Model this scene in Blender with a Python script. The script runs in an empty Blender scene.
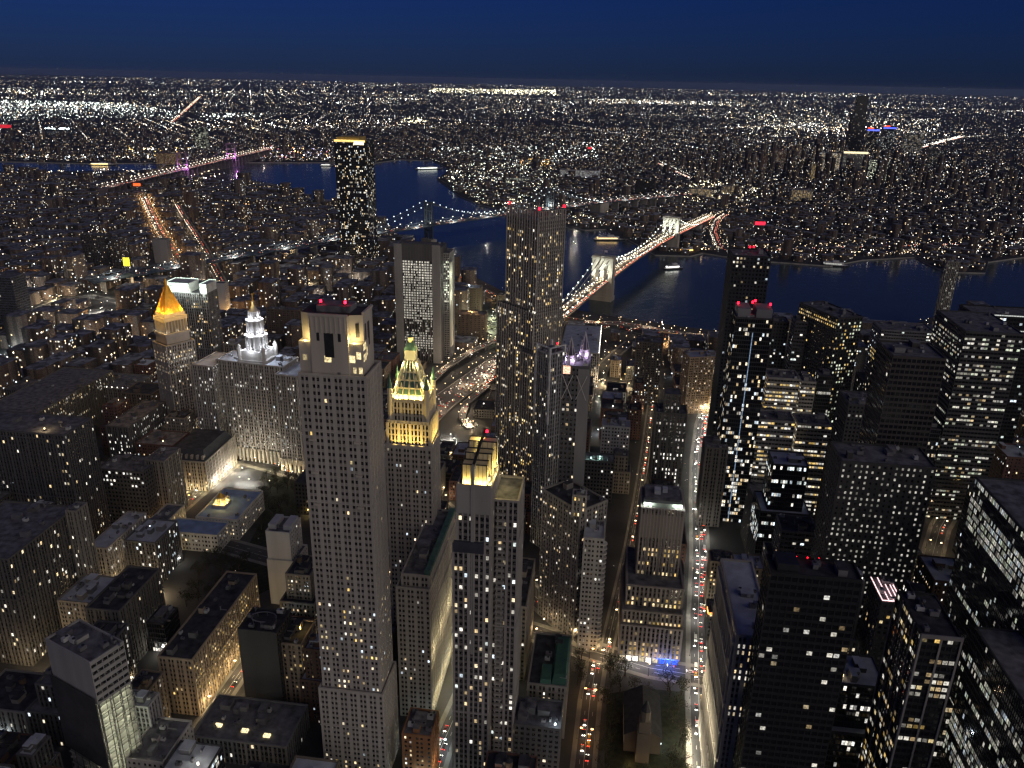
import bpy, math, random
import numpy as np
from mathutils import Vector, Matrix
random.seed(11); RNG = np.random.default_rng(5)
SC = bpy.context.scene
# ------------------------------------------------------------------ camera, sky, dusk light, exposure
F = 802.0; PIT = math.radians(20.8); ROL = math.radians(1.25)
CAM = Vector((0, 0, 386.0))
FW = Vector((0, math.cos(PIT), -math.sin(PIT))); _r = Vector((1, 0, 0)); _u = _r.cross(FW)
RT = _r * math.cos(ROL) + _u * math.sin(ROL); UP = -_r * math.sin(ROL) + _u * math.cos(ROL)
cd = bpy.data.cameras.new('camera'); cam = bpy.data.objects.new('camera', cd); SC.collection.objects.link(cam)
cam.matrix_world = Matrix(((RT.x, UP.x, -FW.x, 0), (RT.y, UP.y, -FW.y, 0), (RT.z, UP.z, -FW.z, 386), (0, 0, 0, 1)))
cd.sensor_width = 36; cd.lens = F / 1024 * 36; cd.clip_start = 1; cd.clip_end = 200000
SC.camera = cam
W = bpy.data.worlds.new('World'); SC.world = W; W.use_nodes = True
nt = W.node_tree; bg = nt.nodes['Background']
sky = nt.nodes.new('ShaderNodeTexSky'); sky.sky_type = 'NISHITA'; sky.sun_disc = False
SUN_EL, SUN_AZ = math.radians(14), math.radians(140)      # last light comes from behind the viewer, in the west
sky.sun_elevation = SUN_EL; sky.sun_rotation = SUN_AZ
sky.altitude = 380; sky.air_density = 1.3; sky.dust_density = 0.2; sky.ozone_density = 6.0
tint = nt.nodes.new('ShaderNodeMix'); tint.data_type = 'RGBA'; tint.blend_type = 'MULTIPLY'; tint.inputs[0].default_value = 1; tint.inputs[7].default_value = (.082, .17, .68, 1)
nt.links.new(sky.outputs[0], tint.inputs[6]); nt.links.new(tint.outputs[2], bg.inputs[0]); bg.inputs[1].default_value = 0.030
sl = bpy.data.lights.new('dusk_glow', 'SUN'); so = bpy.data.objects.new('dusk_glow', sl); SC.collection.objects.link(so)
sl.energy = 1.0; sl.angle = math.radians(80); sl.color = (1.0, 0.87, 0.70)
_d = Vector((math.sin(SUN_AZ) * math.cos(SUN_EL), math.cos(SUN_AZ) * math.cos(SUN_EL), math.sin(SUN_EL)))
so.rotation_euler = _d.to_track_quat('Z', 'Y').to_euler()
vs = SC.view_settings; vs.view_transform = 'Standard'; vs.look = 'None'; vs.exposure = 0; vs.gamma = 1; vs.use_curve_mapping = False
cy = SC.cycles; cy.max_bounces = 4; cy.diffuse_bounces = 2; cy.glossy_bounces = 2; cy.transmission_bounces = 2
cy.sample_clamp_indirect = 3; cy.sample_clamp_direct = 0; cy.caustics_reflective = False; cy.caustics_refractive = False
cy.use_light_tree = True; cy.use_denoising = True; cy.denoiser = 'OPENIMAGEDENOISE'; cy.denoising_input_passes = 'RGB_ALBEDO_NORMAL'; cy.denoising_prefilter = 'ACCURATE'; cy.pixel_filter_type = 'BLACKMAN_HARRIS'; cy.filter_width = 1.4

# ------------------------------------------------------------------ pixel <-> world
def U(px, py, z=3.0):
    d = FW + RT * ((px - 512) / F) - UP * ((py - 384) / F)
    return CAM + d * ((z - 386) / d.z)
def PX(p):
    d = Vector(p) - CAM; z = d.dot(FW)
    if z < 1: return (-9999, -9999)
    return (512 + F * d.dot(RT) / z, 384 - F * d.dot(UP) / z)
def Zat(py, x, y, px=None):                      # height of the point above (x, y) seen at image row py
    q = UP * F + FW * (py - 384); e = Vector((x, y, 0)) - CAM
    return -e.dot(q) / q.z
def dirs(rot):
    t = math.radians(rot)
    return Vector((math.cos(t), -math.sin(t), 0)), Vector((math.sin(t), math.cos(t), 0))

# ------------------------------------------------------------------ materials
MATS = {}
def nodes(m):
    m.use_nodes = True
    return m.node_tree, m.node_tree.nodes['Principled BSDF']
def pmat(name, col, rough=0.8, metal=0.0, var=0.25, scale=0.15, spec=0.3, streak=False):
    if name in MATS: return MATS[name]
    m = bpy.data.materials.new(name); t, b = nodes(m)
    tc = t.nodes.new('ShaderNodeTexCoord'); mp = t.nodes.new('ShaderNodeMapping')
    t.links.new(tc.outputs['Object'], mp.inputs[0])
    if streak: mp.inputs['Scale'].default_value = (1, 1, 0.12)
    nz = t.nodes.new('ShaderNodeTexNoise'); nz.inputs['Scale'].default_value = scale; nz.inputs['Detail'].default_value = 6
    t.links.new(mp.outputs[0], nz.inputs['Vector'])
    r = t.nodes.new('ShaderNodeValToRGB'); e = r.color_ramp.elements
    e[0].position = .3; e[1].position = .7
    e[0].color = (*[c * (1 - var) for c in col], 1); e[1].color = (*[min(.9, c * (1 + var)) for c in col], 1)
    t.links.new(nz.outputs[0], r.inputs[0]); t.links.new(r.outputs[0], b.inputs['Base Color'])
    b.inputs['Roughness'].default_value = rough; b.inputs['Metallic'].default_value = metal
    b.inputs['Specular IOR Level'].default_value = spec
    MATS[name] = m; return m
def glowmat():
    m = bpy.data.materials.new('lit_pane'); t, b = nodes(m); t.nodes.remove(b)
    a = t.nodes.new('ShaderNodeAttribute'); a.attribute_name = 'glow'
    g = t.nodes.new('ShaderNodeNewGeometry'); nz = t.nodes.new('ShaderNodeTexNoise'); nz.inputs['Scale'].default_value = .9
    t.links.new(g.outputs['Position'], nz.inputs['Vector'])
    mr = t.nodes.new('ShaderNodeMapRange'); mr.inputs[1].default_value = .35; mr.inputs[2].default_value = .65
    mr.inputs[3].default_value = .45; mr.inputs[4].default_value = 1.4
    t.links.new(nz.outputs[0], mr.inputs[0])
    em = t.nodes.new('ShaderNodeEmission'); t.links.new(a.outputs['Color'], em.inputs[0]); t.links.new(mr.outputs[0], em.inputs[1])
    t.links.new(em.outputs[0], t.nodes['Material Output'].inputs[0])
    m.cycles.emission_sampling = 'NONE'; return m
GLOW = glowmat()
def emat(name, col, s):
    if name in MATS: return MATS[name]
    m = bpy.data.materials.new(name); t, b = nodes(m)
    b.inputs['Base Color'].default_value = (.1, .1, .1, 1)
    b.inputs['Emission Color'].default_value = (*col, 1); b.inputs['Emission Strength'].default_value = s
    m.cycles.emission_sampling = 'NONE'; MATS[name] = m; return m
WARM, GOLD, COOL, WHITE, ORNG, GREEN, RED, BLUE = (1, .72, .38), (1, .66, .2), (.78, .9, 1), (1, .93, .8), (1, .5, .16), (.8, 1, .7), (1, .03, .06), (.12, .22, 1)
PAL = {'warm': [WARM, WHITE, WHITE, (1, .8, .5)], 'mix': [WARM, WHITE, WHITE, COOL, (1, .85, .6)], 'cool': [COOL, WHITE, (.9, 1, .95)],
       'gold': [GOLD, WARM, (1, .78, .4)], 'green': [(.9, 1, .75), (1, 1, .8)], 'white': [WHITE, (1, .97, .9)], 'pale': [(1, .95, .82)]}
def glassmat():
    m = bpy.data.materials.new('dark_glass'); t, b = nodes(m); g = t.nodes.new('ShaderNodeNewGeometry'); mp = t.nodes.new('ShaderNodeMapping'); mp.inputs['Scale'].default_value = (.33, .33, .27)
    v = t.nodes.new('ShaderNodeTexVoronoi'); r = t.nodes.new('ShaderNodeValToRGB'); r.color_ramp.interpolation = 'CONSTANT'; e = r.color_ramp.elements
    e[0].color = (.010, .012, .016, 1); e[1].position = .52; e[1].color = (.05, .048, .045, 1); n = e.new(.76); n.color = (.15, .14, .125, 1)
    t.links.new(g.outputs['Position'], mp.inputs[0]); t.links.new(mp.outputs[0], v.inputs['Vector']); t.links.new(v.outputs['Color'], r.inputs[0]); t.links.new(r.outputs[0], b.inputs['Base Color']); b.inputs['Roughness'].default_value = .15
    return m
GLASS = glassmat(); GLASSD = pmat('black_glass', (.012, .013, .016), .1, 0, .3, .05, .5)
ROOFD = pmat('roof_tar', (.045, .045, .05), .9, 0, .6, .2); ROOFL = pmat('roof_membrane', (.42, .45, .5), .8, 0, .25, .12)
ROOFM = pmat('roof_gravel', (.14, .14, .15), .9, 0, .55, .2)
METAL = pmat('grey_metal', (.25, .25, .26), .5, .6, .15, .3); DARKM = pmat('dark_metal', (.04, .04, .045), .5, .4, .2, .3)
ASPH = pmat('asphalt', (.06, .06, .062), .75, 0, .3, .08); CONC = pmat('concrete', (.3, .29, .27), .85, 0, .2, .1)
PAVE = pmat('pavement_stone', (.2, .195, .18), .85, 0, .25, .1); PAINT = pmat('road_paint', (.7, .7, .66), .7, 0, .1, .3)

# ------------------------------------------------------------------ objects
COL = SC.collection
def tag(o, label=None, cat=None, group=None, kind=None):
    if label: o['label'] = label
    if cat: o['category'] = cat
    if group: o['group'] = group
    if kind: o['kind'] = kind
    return o
def empty(name, loc, rz=0):
    o = bpy.data.objects.new(name, None); o.empty_display_size = 5; COL.objects.link(o); o.location = loc; o.rotation_euler = (0, 0, rz); return o
def link(name, me, parent=None):
    o = bpy.data.objects.new(name, me); COL.objects.link(o)
    if parent: o.parent = parent
    return o
class MB:
    def __init__(s): s.v = []; s.f = []; s.m = []; s.g = []; s.slots = []; s.hasg = False
    def mi(s, mat):
        if mat not in s.slots: s.slots.append(mat)
        return s.slots.index(mat)
    def face(s, pts, mat, glow=None):
        n = len(s.v); s.v += [tuple(p) for p in pts]; s.f.append(tuple(range(n, n + len(pts)))); s.m.append(s.mi(mat))
        s.g.append(glow or (0, 0, 0)); s.hasg = s.hasg or glow is not None
    def box(s, x0, x1, y0, y1, z0, z1, mat, glow=None, skip=''):
        n = len(s.v); s.v += [(x0, y0, z0), (x1, y0, z0), (x1, y1, z0), (x0, y1, z0), (x0, y0, z1), (x1, y0, z1), (x1, y1, z1), (x0, y1, z1)]
        for k, q in (('b', (0, 3, 2, 1)), ('t', (4, 5, 6, 7)), ('f', (0, 1, 5, 4)), ('r', (1, 2, 6, 5)), ('k', (2, 3, 7, 6)), ('l', (3, 0, 4, 7))):
            if k in skip: continue
            s.f.append(tuple(n + i for i in q)); s.m.append(s.mi(mat)); s.g.append(glow or (0, 0, 0))
        s.hasg = s.hasg or glow is not None
    def prism(s, poly, z0, z1, mat, top=None, scale=1.0, glow=None, ctr=None):
        n = len(s.v); k = len(poly)
        cx = ctr[0] if ctr else sum(p[0] for p in poly) / k; cyy = ctr[1] if ctr else sum(p[1] for p in poly) / k
        s.v += [(p[0], p[1], z0) for p in poly] + [(cx + (p[0] - cx) * scale, cyy + (p[1] - cyy) * scale, z1) for p in poly]
        for i in range(k):
            j = (i + 1) % k; s.f.append((n + i, n + j, n + k + j, n + k + i)); s.m.append(s.mi(mat)); s.g.append(glow or (0, 0, 0))
        s.f.append(tuple(n + k + i for i in range(k))); s.m.append(s.mi(top or mat)); s.g.append(glow or (0, 0, 0))
        s.hasg = s.hasg or glow is not None
    def cyl(s, cx, cyy, r, z0, z1, mat, n=10, r1=None, glow=None):
        s.prism([(cx + r * math.cos(6.2832 * i / n), cyy + r * math.sin(6.2832 * i / n)) for i in range(n)], z0, z1, mat, scale=1 if r1 is None else max(r1, .001) / r, glow=glow)
    def bar(s, a, b, w, h, mat, glow=None):             # a box beam from a to b
        a, b = Vector(a), Vector(b); d = (b - a).normalized()
        x = d.cross(Vector((0, 0, 1))); x = Vector((1, 0, 0)) if x.length < 1e-4 else x.normalized(); z = x.cross(d)
        n = len(s.v)
        for p in (a, b):
            for i, j in ((-1, -1), (1, -1), (1, 1), (-1, 1)): s.v.append(tuple(p + x * (w / 2 * i) + z * (h / 2 * j)))
        for q in ((0, 1, 5, 4), (1, 2, 6, 5), (2, 3, 7, 6), (3, 0, 4, 7), (3, 2, 1, 0), (4, 5, 6, 7)):
            s.f.append(tuple(n + i for i in q)); s.m.append(s.mi(mat)); s.g.append(glow or (0, 0, 0))
        s.hasg = s.hasg or glow is not None
    def build(s, name, parent=None):
        me = bpy.data.meshes.new(name); me.from_pydata(s.v, [], s.f)
        for m in s.slots: me.materials.append(m)
        me.polygons.foreach_set('material_index', s.m)
        if s.hasg:
            at = me.color_attributes.new('glow', 'FLOAT_COLOR', 'CORNER')
            tot = np.array([len(f) for f in s.f]); g = np.ones((len(s.f), 4), np.float32); g[:, :3] = s.g
            at.data.foreach_set('color', np.repeat(g, tot, axis=0).ravel())
        me.update(); return link(name, me, parent)
def np_mesh(name, V, Q, mat, G=None, parent=None):       # big quad/tri mesh from arrays
    me = bpy.data.meshes.new(name); k = Q.shape[1]
    me.vertices.add(len(V)); me.vertices.foreach_set('co', np.asarray(V, np.float32).ravel())
    me.loops.add(Q.size); me.loops.foreach_set('vertex_index', Q.astype(np.int32).ravel())
    me.polygons.add(len(Q)); me.polygons.foreach_set('loop_start', np.arange(0, Q.size, k, dtype=np.int32))
    me.polygons.foreach_set('loop_total', np.full(len(Q), k, np.int32))
    me.materials.append(mat)
    if G is not None:
        at = me.color_attributes.new('glow', 'FLOAT_COLOR', 'CORNER')
        g = np.ones((len(Q), 4), np.float32); g[:, :3] = G; at.data.foreach_set('color', np.repeat(g, k, axis=0).ravel())
    me.update(calc_edges=True); me.validate(); return link(name, me, parent)
def pane_mesh(c):
    b = MB(); b.face([(-.5, 0, 0), (.5, 0, 0), (.5, 0, 1), (-.5, 0, 1)], GLOW, c); o = b.build('pane'); me = o.data; bpy.data.objects.remove(o); return me
PANES = {}
def pane_for(pal, bright=1.0):
    k = random.choice(PAL[pal]); s = random.choice((.3, .55, .8, 1.1, 1.6)) * bright
    key = (k, round(s, 2))
    if key not in PANES: PANES[key] = pane_mesh(tuple(c * s for c in k))
    return PANES[key], tuple(c * s for c in k)

def unit_meshes():
    out = []
    for k in range(4):
        b = MB(); m = (METAL, ROOFM, pmat('unit_white', (.45, .46, .46)), DARKM)[k]
        if k < 3:
            b.box(-1.3, 1.3, -.8, .8, .35, 1.9, m); b.cyl(.4, 0, .55, 1.9, 2.1, DARKM, 8)
            for x in (-1, 1): b.box(x - .12, x + .12, -.7, .7, 0, .35, DARKM)
        else: b.cyl(0, 0, .35, 0, 2.2, METAL, 8); b.cyl(0, 0, .5, 2.2, 2.6, METAL, 8); b.bar((0, 0, .5), (4, 0, .5), .5, .5, METAL)
        o = b.build('x'); out.append(o.data); bpy.data.objects.remove(o)
    return out
# ------------------------------------------------------------------ the tower builder
ST = {  # bay, floor, pier width, spandrel height, relief, wall colour
 'stone':  dict(bay=3.0, fl=3.9, pier=1.6, span=1.5, rec=.28, grp=2, belt=9, sp=.6, dep=.5, col=(.36, .34, .31)),
 'pale':   dict(bay=3.0, fl=3.7, pier=1.5, grp=3, span=1.9, dep=.35, col=(.5, .49, .46)),
 'lime':   dict(bay=2.75, fl=3.6, pier=1.35, span=1.7, grp=2, belt=11, sp=.8, dep=.4, col=(.42, .39, .35)),
 'grey':   dict(bay=2.8, fl=3.8, pier=1.1, span=1.4, rec=.3, grp=3, belt=14, sp=.5, dep=.45, col=(.2, .2, .2)),
 'dark':   dict(bay=3.2, fl=3.8, pier=1.4, span=1.8, dep=.3, col=(.07, .07, .072)),
 'brick':  dict(bay=3.1, fl=3.2, pier=1.7, span=1.6, grp=2, dep=.25, col=(.2, .12, .085)),
 'tan':    dict(bay=2.9, fl=3.5, pier=1.4, span=1.6, grp=2, belt=7, sp=.6, rec=.2, dep=.4, col=(.32, .26, .19)),
 'piers':  dict(sp=.5, bay=2.9, fl=3.9, pier=1.45, span=1.3, dep=.8, rec=.55, col=(.3, .27, .25)),
 'steel':  dict(bay=2.6, fl=3.3, pier=.7, span=1.2, dep=.6, rec=.4, col=(.3, .29, .28)),
 'glass':  dict(bay=1.8, fl=3.9, pier=.2, span=1.0, dep=.15, col=(.05, .05, .055)),
 'bands':  dict(bay=3.0, fl=4.0, pier=.3, span=2.0, dep=.3, rec=-.15, col=(.32, .31, .29)),
 'black':  dict(bay=3.0, fl=3.9, pier=.5, span=1.6, dep=.2, col=(.025, .025, .027)),
 'dots':   dict(bay=3.6, fl=3.9, pier=2.3, span=2.2, dep=.3, col=(.06, .06, .06)),
}
UNITS = unit_meshes(); HEROES = []; FOOT = []                      # (phrase, x, y) for labels; (cx, cy, hw, hd, rot) footprints
def stonemat(col, rough=.85):
    return pmat('wall_%02d_%02d_%02d' % tuple(int(c * 100) for c in col), col, rough, 0, .16, .08, .25, True)
SIDES = {'f': (0, (1, 0), (0, -1)), 'r': (1, (0, 1), (1, 0)), 'k': (2, (-1, 0), (0, 1)), 'l': (3, (0, -1), (-1, 0))}
def side_geo(s, x0, x1, y0, y1):
    return {'f': ((x0, y0), x1 - x0), 'r': ((x1, y0), y1 - y0), 'k': ((x1, y1), x1 - x0), 'l': ((x0, y1), y1 - y0)}[s]
def wallgrid(wb, gb, x0, x1, y0, y1, z0, z1, st, cells, blank=''):
    wm = stonemat(st['col']); sm = stonemat(tuple(c * st['sp'] for c in st['col'])) if 'sp' in st else wm; dep = st['dep']; sd = dep - st.get('rec', .12)
    gb.box(x0, x1, y0, y1, z0, z1, GLASSD if max(st['col']) < .09 else GLASS, skip='bt')
    for s, (q, t, n) in SIDES.items():
        (ox, oy), L = side_geo(s, x0, x1, y0, y1)
        def bx(a0, a1, dd, za, zb, ends=True, wm=wm):
            p = [(ox + t[0] * a0, oy + t[1] * a0), (ox + t[0] * a1, oy + t[1] * a1)]
            o = [(p[0][0] + n[0] * dd, p[0][1] + n[1] * dd), (p[1][0] + n[0] * dd, p[1][1] + n[1] * dd)]
            wb.face([(*o[0], za), (*o[1], za), (*o[1], zb), (*o[0], zb)], wm)
            if ends:
                wb.face([(*p[0], za), (*o[0], za), (*o[0], zb), (*p[0], zb)], wm); wb.face([(*o[1], za), (*p[1], za), (*p[1], zb), (*o[1], zb)], wm)
            else:
                wb.face([(*p[0], zb), (*o[0], zb), (*o[1], zb), (*p[1], zb)], wm); wb.face([(*p[1], za), (*o[1], za), (*o[0], za), (*p[0], za)], wm)
        if s in blank:
            bx(-dep if s in 'fk' else 0, L + (dep if s in 'fk' else 0), dep, z0, z1); continue
        nb = max(1, round(L / st['bay'])); bay = L / nb; nf = max(1, round((z1 - z0) / st['fl'])); fl = (z1 - z0) / nf
        pw = st['pier'] * bay / st['bay']; sh = st['span'] * fl / st['fl']; g = st.get('grp', 0); bl = st.get('belt', 0)
        for i in range(nb + 1):
            pv = pw * (1 if not g else 1.45 if i % g == 0 else 1 - .45 / max(1, g - 1)); a0, a1 = i * bay - pv / 2, i * bay + pv / 2
            if i == 0: a0 = -dep if s in 'fk' else 0
            if i == nb: a1 = L + (dep if s in 'fk' else 0)
            bx(a0, a1, dep, z0, z1)
        for k in range(nf + 1):
            za = z0 + k * fl - (sh / 2 if k else 0); zb = min(z0 + k * fl + sh / 2, z1)
            if bl and k and k % bl == 0 and k < nf: bx(-dep - .3 if s in 'fk' else -.25, L + (dep + .3 if s in 'fk' else .25), dep + .3, za + .2, za + .9, False)
            bx(0, L, sd, za, zb, False, sm)
        for k in range(nf):
            for i in range(nb):
                a = (i + .5) * bay
                cells.append((s, i / max(1, nb - 1), k / max(1, nf - 1), ox + t[0] * a + n[0] * .06, oy + t[1] * a + n[1] * .06, z0 + k * fl + sh / 2, bay - pw, fl - sh, z0 + k * fl, k))
    return cells
def roofcap(rb, x0, x1, y0, y1, z, wm, rm, par=1.1, dep=.4):
    rb.box(x0, x1, y0, y1, z - .3, z + .05, rm, skip='b')
    t = .5
    for a in ((x0 - dep, x1 + dep, y0 - dep, y0 + t), (x0 - dep, x1 + dep, y1 - t, y1 + dep), (x0 - dep, x0 + t, y0 + t, y1 - t), (x1 - t, x1 + dep, y0 + t, y1 - t)):
        rb.box(*a, z + .003, z + par, wm, skip='b')
def litwin(root, cells, lit, pal, bright, nmax, zmin=None):
    """lit windows: each a pane of its own up to nmax, the rest one mesh"""
    run = {}
    def near_lit(c):                             # rooms and offices light up in runs, not window by window
        k = (c[0], c[9], int(c[1] * 9), round(c[3] + c[4]) // 14)
        if k not in run: run[k] = random.choice((0, 0, .25, .8, 1.7, 3.2))
        return lit(c) if lit(c) > .45 else lit(c) * run[k]
    chosen = [c for c in cells if random.random() < near_lit(c)]
    vis = [c for c in chosen if c[0] in root['vis']]; rest = [c for c in chosen if c[0] not in root['vis']]
    random.shuffle(vis)
    del root['vis']
    rest += vis[nmax:]
    for c in vis[:nmax]:
        me, g = pane_for(pal(c) if callable(pal) else pal, bright)
        o = link('window', me, root); o.location = c[3:6]; o.rotation_euler = (0, 0, SIDES[c[0]][0] * math.pi / 2); o.scale = (c[6] * .96, 1, c[7] * .96)
    if rest:
        b = MB()
        for c in rest:
            me, g = pane_for(pal(c) if callable(pal) else pal, bright); t = SIDES[c[0]][1]; h = c[6] * .48
            b.face([(c[3] - t[0] * h, c[4] - t[1] * h, c[5]), (c[3] + t[0] * h, c[4] + t[1] * h, c[5]), (c[3] + t[0] * h, c[4] + t[1] * h, c[5] + c[7] * .96), (c[3] - t[0] * h, c[4] - t[1] * h, c[5] + c[7] * .96)], GLOW, g)
        tag(b.build('lit_windows', root), kind='stuff')
def water_tank(root, x, y, z):
    b = MB(); wd = pmat('tank_wood', (.13, .09, .06), .9)
    for i in (-1, 1):
        for j in (-1, 1): b.bar((x + i * 1.3, y + j * 1.3, z), (x + i * 1.3, y + j * 1.3, z + 3.2), .25, .25, DARKM)
    b.cyl(x, y, 2.0, z + 3.2, z + 7, wd, 10); b.cyl(x, y, 2.15, z + 7, z + 8.4, DARKM, 10, .05); return b.build('water_tank', root)
def bulkhead(root, x0, x1, y0, y1, z, h, wm, rm=None):
    b = MB(); b.box(x0, x1, y0, y1, z, z + h, wm, skip='bt'); b.box(x0 - .15, x1 + .15, y0 - .15, y1 + .15, z + h, z + h + .35, rm or ROOFM); return b.build('bulkhead', root)
def roof_lamp(root, x, y, z, col, s=6, r=.35, name='roof_lamp', energy=0):
    b = MB(); b.box(x - .08, x + .08, y - .08, y + .08, z, z + 1.2, DARKM, (0, 0, 0)); b.cyl(x, y, r, z + 1.2, z + 1.2 + r * 2, GLOW, 6, glow=tuple(c * s for c in col)); o = b.build(name, root)
    if energy: plight(root, (x, y, z + 1.6 + r * 2), col, energy)
    return o
def plight(parent, loc, col, e, r=.3, spot=None, target=None):
    l = bpy.data.lights.new('lamp_light', 'SPOT' if spot else 'POINT'); l.energy = e; l.color = col; l.shadow_soft_size = r
    o = bpy.data.objects.new('lamp_light', l); COL.objects.link(o); o.parent = parent; o.location = loc
    if spot:
        l.spot_size = math.radians(spot); l.spot_blend = .6
        o.rotation_euler = (Vector(loc) - Vector(target)).to_track_quat('Z', 'Y').to_euler()
    return o
def rect(H, side, c, fx, dy=None, rot=7, Wm=None, D=None):
    C = U(*c, H); ex, ey = dirs(rot)
    if isinstance(fx, tuple):
        v = U(*fx, H) - C; v.z = 0
        if side == 'R': v = -v
        ex = v.normalized(); ey = Vector((-ex.y, ex.x, 0)); rot = math.degrees(math.atan2(-ex.y, ex.x)); Wm = v.length
    f = ex if side == 'L' else -ex
    if Wm is None:
        q = RT * F - FW * (fx - 512); Wm = -(C - CAM).dot(q) / f.dot(q)
    if D is None:
        q = UP * F + FW * (dy - 384); D = -(C - CAM).dot(q) / ey.dot(q)
    ctr = C + f * (Wm / 2) + ey * (D / 2)
    return ctr, Wm, D, rot
def tower(name, label, H, side, c, fx, dy=None, rot=7, Wm=None, D=None, st='stone', col=None, tiers=None, lit=.08, pal='mix', bright=1.0, nmax=30,
          roof=None, cat='tower', clutter=2, tank=0, phrase=None, group=None, base=3.0, units=7, blank='', par=1.1, world=None, near=True):
    if world: ctr, w, d, rot = world
    else: ctr, w, d, rot = rect(H, side, c, fx, dy, rot, Wm, D)
    s = dict(ST[st]);
    if col: s['col'] = col
    root = empty(name, (ctr.x, ctr.y, base), -math.radians(rot)); tag(root, label, cat, group)
    wm = stonemat(s['col']); rm = roof or ROOFM
    root['vis'] = 'f' + ('r' if side == 'R' else 'l')
    wb, gb = MB(), MB(); cells = []
    ts = []; roofs = []
    for (a0, a1, b0, b1, z0, z1) in (tiers or [(0, 1, 0, 1, 0, 1)]):
        q = ((a0 - .5) * w, (a1 - .5) * w, (b0 - .5) * d, (b1 - .5) * d, (z0 * H if abs(z0) <= 1.2 else z0) - (base if z0 else 0), (z1 * H if z1 <= 1.2 else z1) - base)
        ts.append(q); wallgrid(wb, gb, *q, s, cells, blank); rb = MB(); roofcap(rb, *q[:4], q[5], wm, rm, par, s['dep']); ro = rb.build('roof', root); roofs.append(ro)
    wall = wb.build('wall', root); gb.build('glazing', root)
    lf = lit if callable(lit) else (lambda cc: lit)
    litwin(root, cells, lf, pal, bright, nmax)
    top = ts[0]
    bw = min(top[1] - top[0], 40)
    for i in range(clutter):
        x = random.uniform(top[0] + 2, max(top[0] + 2.1, top[1] - 8)); y = random.uniform(top[2] + 2, max(top[2] + 2.1, top[3] - 8)); 
        bulkhead(roofs[0], x, min(x + random.uniform(3, 7), top[1] - 1), y, min(y + random.uniform(3, 8), top[3] - 1), top[5] + .06 + i * .004, random.uniform(2.2, 4.5), wm if i % 2 else METAL, rm)
    for i in range(units):                       # air handlers, vents and skylights, each a box on feet
        x, y = random.uniform(top[0] + 2, max(top[0] + 2.1, top[1] - 2)), random.uniform(top[2] + 2, max(top[2] + 2.1, top[3] - 2)); o = link('roof_unit', UNITS[i % 4], roofs[0]); o.location = (x, y, top[5] + .05); o.rotation_euler = (0, 0, random.choice((0, 1.5708))); o.scale = (random.uniform(.8, 1.6),) * 3
    for i in range(tank): water_tank(roofs[0], random.uniform(top[0] + 3, top[1] - 3), random.uniform(top[2] + 3, top[3] - 3), top[5] + .05)
    if phrase: HEROES.append((phrase, ctr.x, ctr.y))
    xs = [t[0] for t in ts] + [t[1] for t in ts]; ys = [t[2] for t in ts] + [t[3] for t in ts]
    ex, ey = dirs(rot); mx, my = (min(xs) + max(xs)) / 2, (min(ys) + max(ys)) / 2
    fc = ctr + ex * mx + ey * my
    FOOT.append((fc.x, fc.y, (max(xs) - min(xs)) / 2, (max(ys) - min(ys)) / 2, rot))

    T = dict(root=root, w=w, d=d, H=H - base, base=base, wm=wm, ctr=ctr, rot=rot, top=top, roof=roofs[0], wall=wall)
    return T
# ------------------------------------------------------------------ the setting
def poly_sheet(name, pts, z0, z1, mat, kind='structure'):
    b = MB(); n = len(pts)
    b.face([(p[0], p[1], z1) for p in pts], mat)
    for i in range(n):
        p, q = pts[i], pts[(i + 1) % n]
        b.face([(p[0], p[1], z0), (q[0], q[1], z0), (q[0], q[1], z1), (p[0], p[1], z1)], CONC)
    return tag(b.build(name), kind=kind)
def px0(l, z=0.0): return [tuple(U(x, y, z)[:2]) for x, y in l]
wm_ = bpy.data.materials.new('river_water'); t, b = nodes(wm_)
b.inputs['Base Color'].default_value = (.05, .075, .08, 1); b.inputs['Roughness'].default_value = .16; b.inputs['IOR'].default_value = 1.33
tc = t.nodes.new('ShaderNodeTexCoord'); n1 = t.nodes.new('ShaderNodeTexNoise'); n1.inputs['Scale'].default_value = .045; n1.inputs['Detail'].default_value = 5; n1.inputs['Roughness'].default_value = .65
t.links.new(tc.outputs['Object'], n1.inputs['Vector']); bp = t.nodes.new('ShaderNodeBump'); bp.inputs['Strength'].default_value = .6; bp.inputs['Distance'].default_value = 1.3
t.links.new(n1.outputs[0], bp.inputs['Height']); t.links.new(bp.outputs[0], b.inputs['Normal'])
MB_ = MB(); MB_.face([(-60000, -2000, 0), (60000, -2000, 0), (60000, 66000, 0), (-60000, 66000, 0)], wm_); tag(MB_.build('river'), kind='structure')
GRND = pmat('city_ground', (.06, .06, .06), .9, 0, .35, .02); LAND = pmat('far_land', (.035, .037, .04), .95, 0, .5, .0015)
BK = px0([(-300, 160), (0, 162), (90, 164), (210, 163), (325, 163), (370, 164), (400, 160), (432, 161), (450, 170), (437, 180), (447, 187), (460, 197), (480, 205), (505, 212), (540, 220), (560, 224), (585, 231), (606, 230), (613, 240), (627, 240), (640, 247), (655, 256), (690, 257), (703, 254), (735, 259), (760, 262), (790, 264), (830, 267), (862, 261), (915, 258), (925, 264), (945, 273), (985, 274), (988, 263), (1024, 258), (1180, 262)])
poly_sheet('ground', BK + [(40000, 20000), (52000, 62000), (-52000, 62000), (-40000, 20000)], -3, 3, LAND)
MN = px0([(-350, 178), (0, 173), (130, 171), (200, 170), (222, 169), (230, 182), (250, 184), (278, 187), (302, 198), (330, 203), (368, 220), (385, 227), (396, 234), (440, 259), (470, 276), (500, 291), (530, 303), (560, 308), (600, 316), (640, 322), (680, 328), (720, 333), (800, 338), (850, 338), (900, 330), (935, 318), (975, 316), (1060, 335)])
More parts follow.
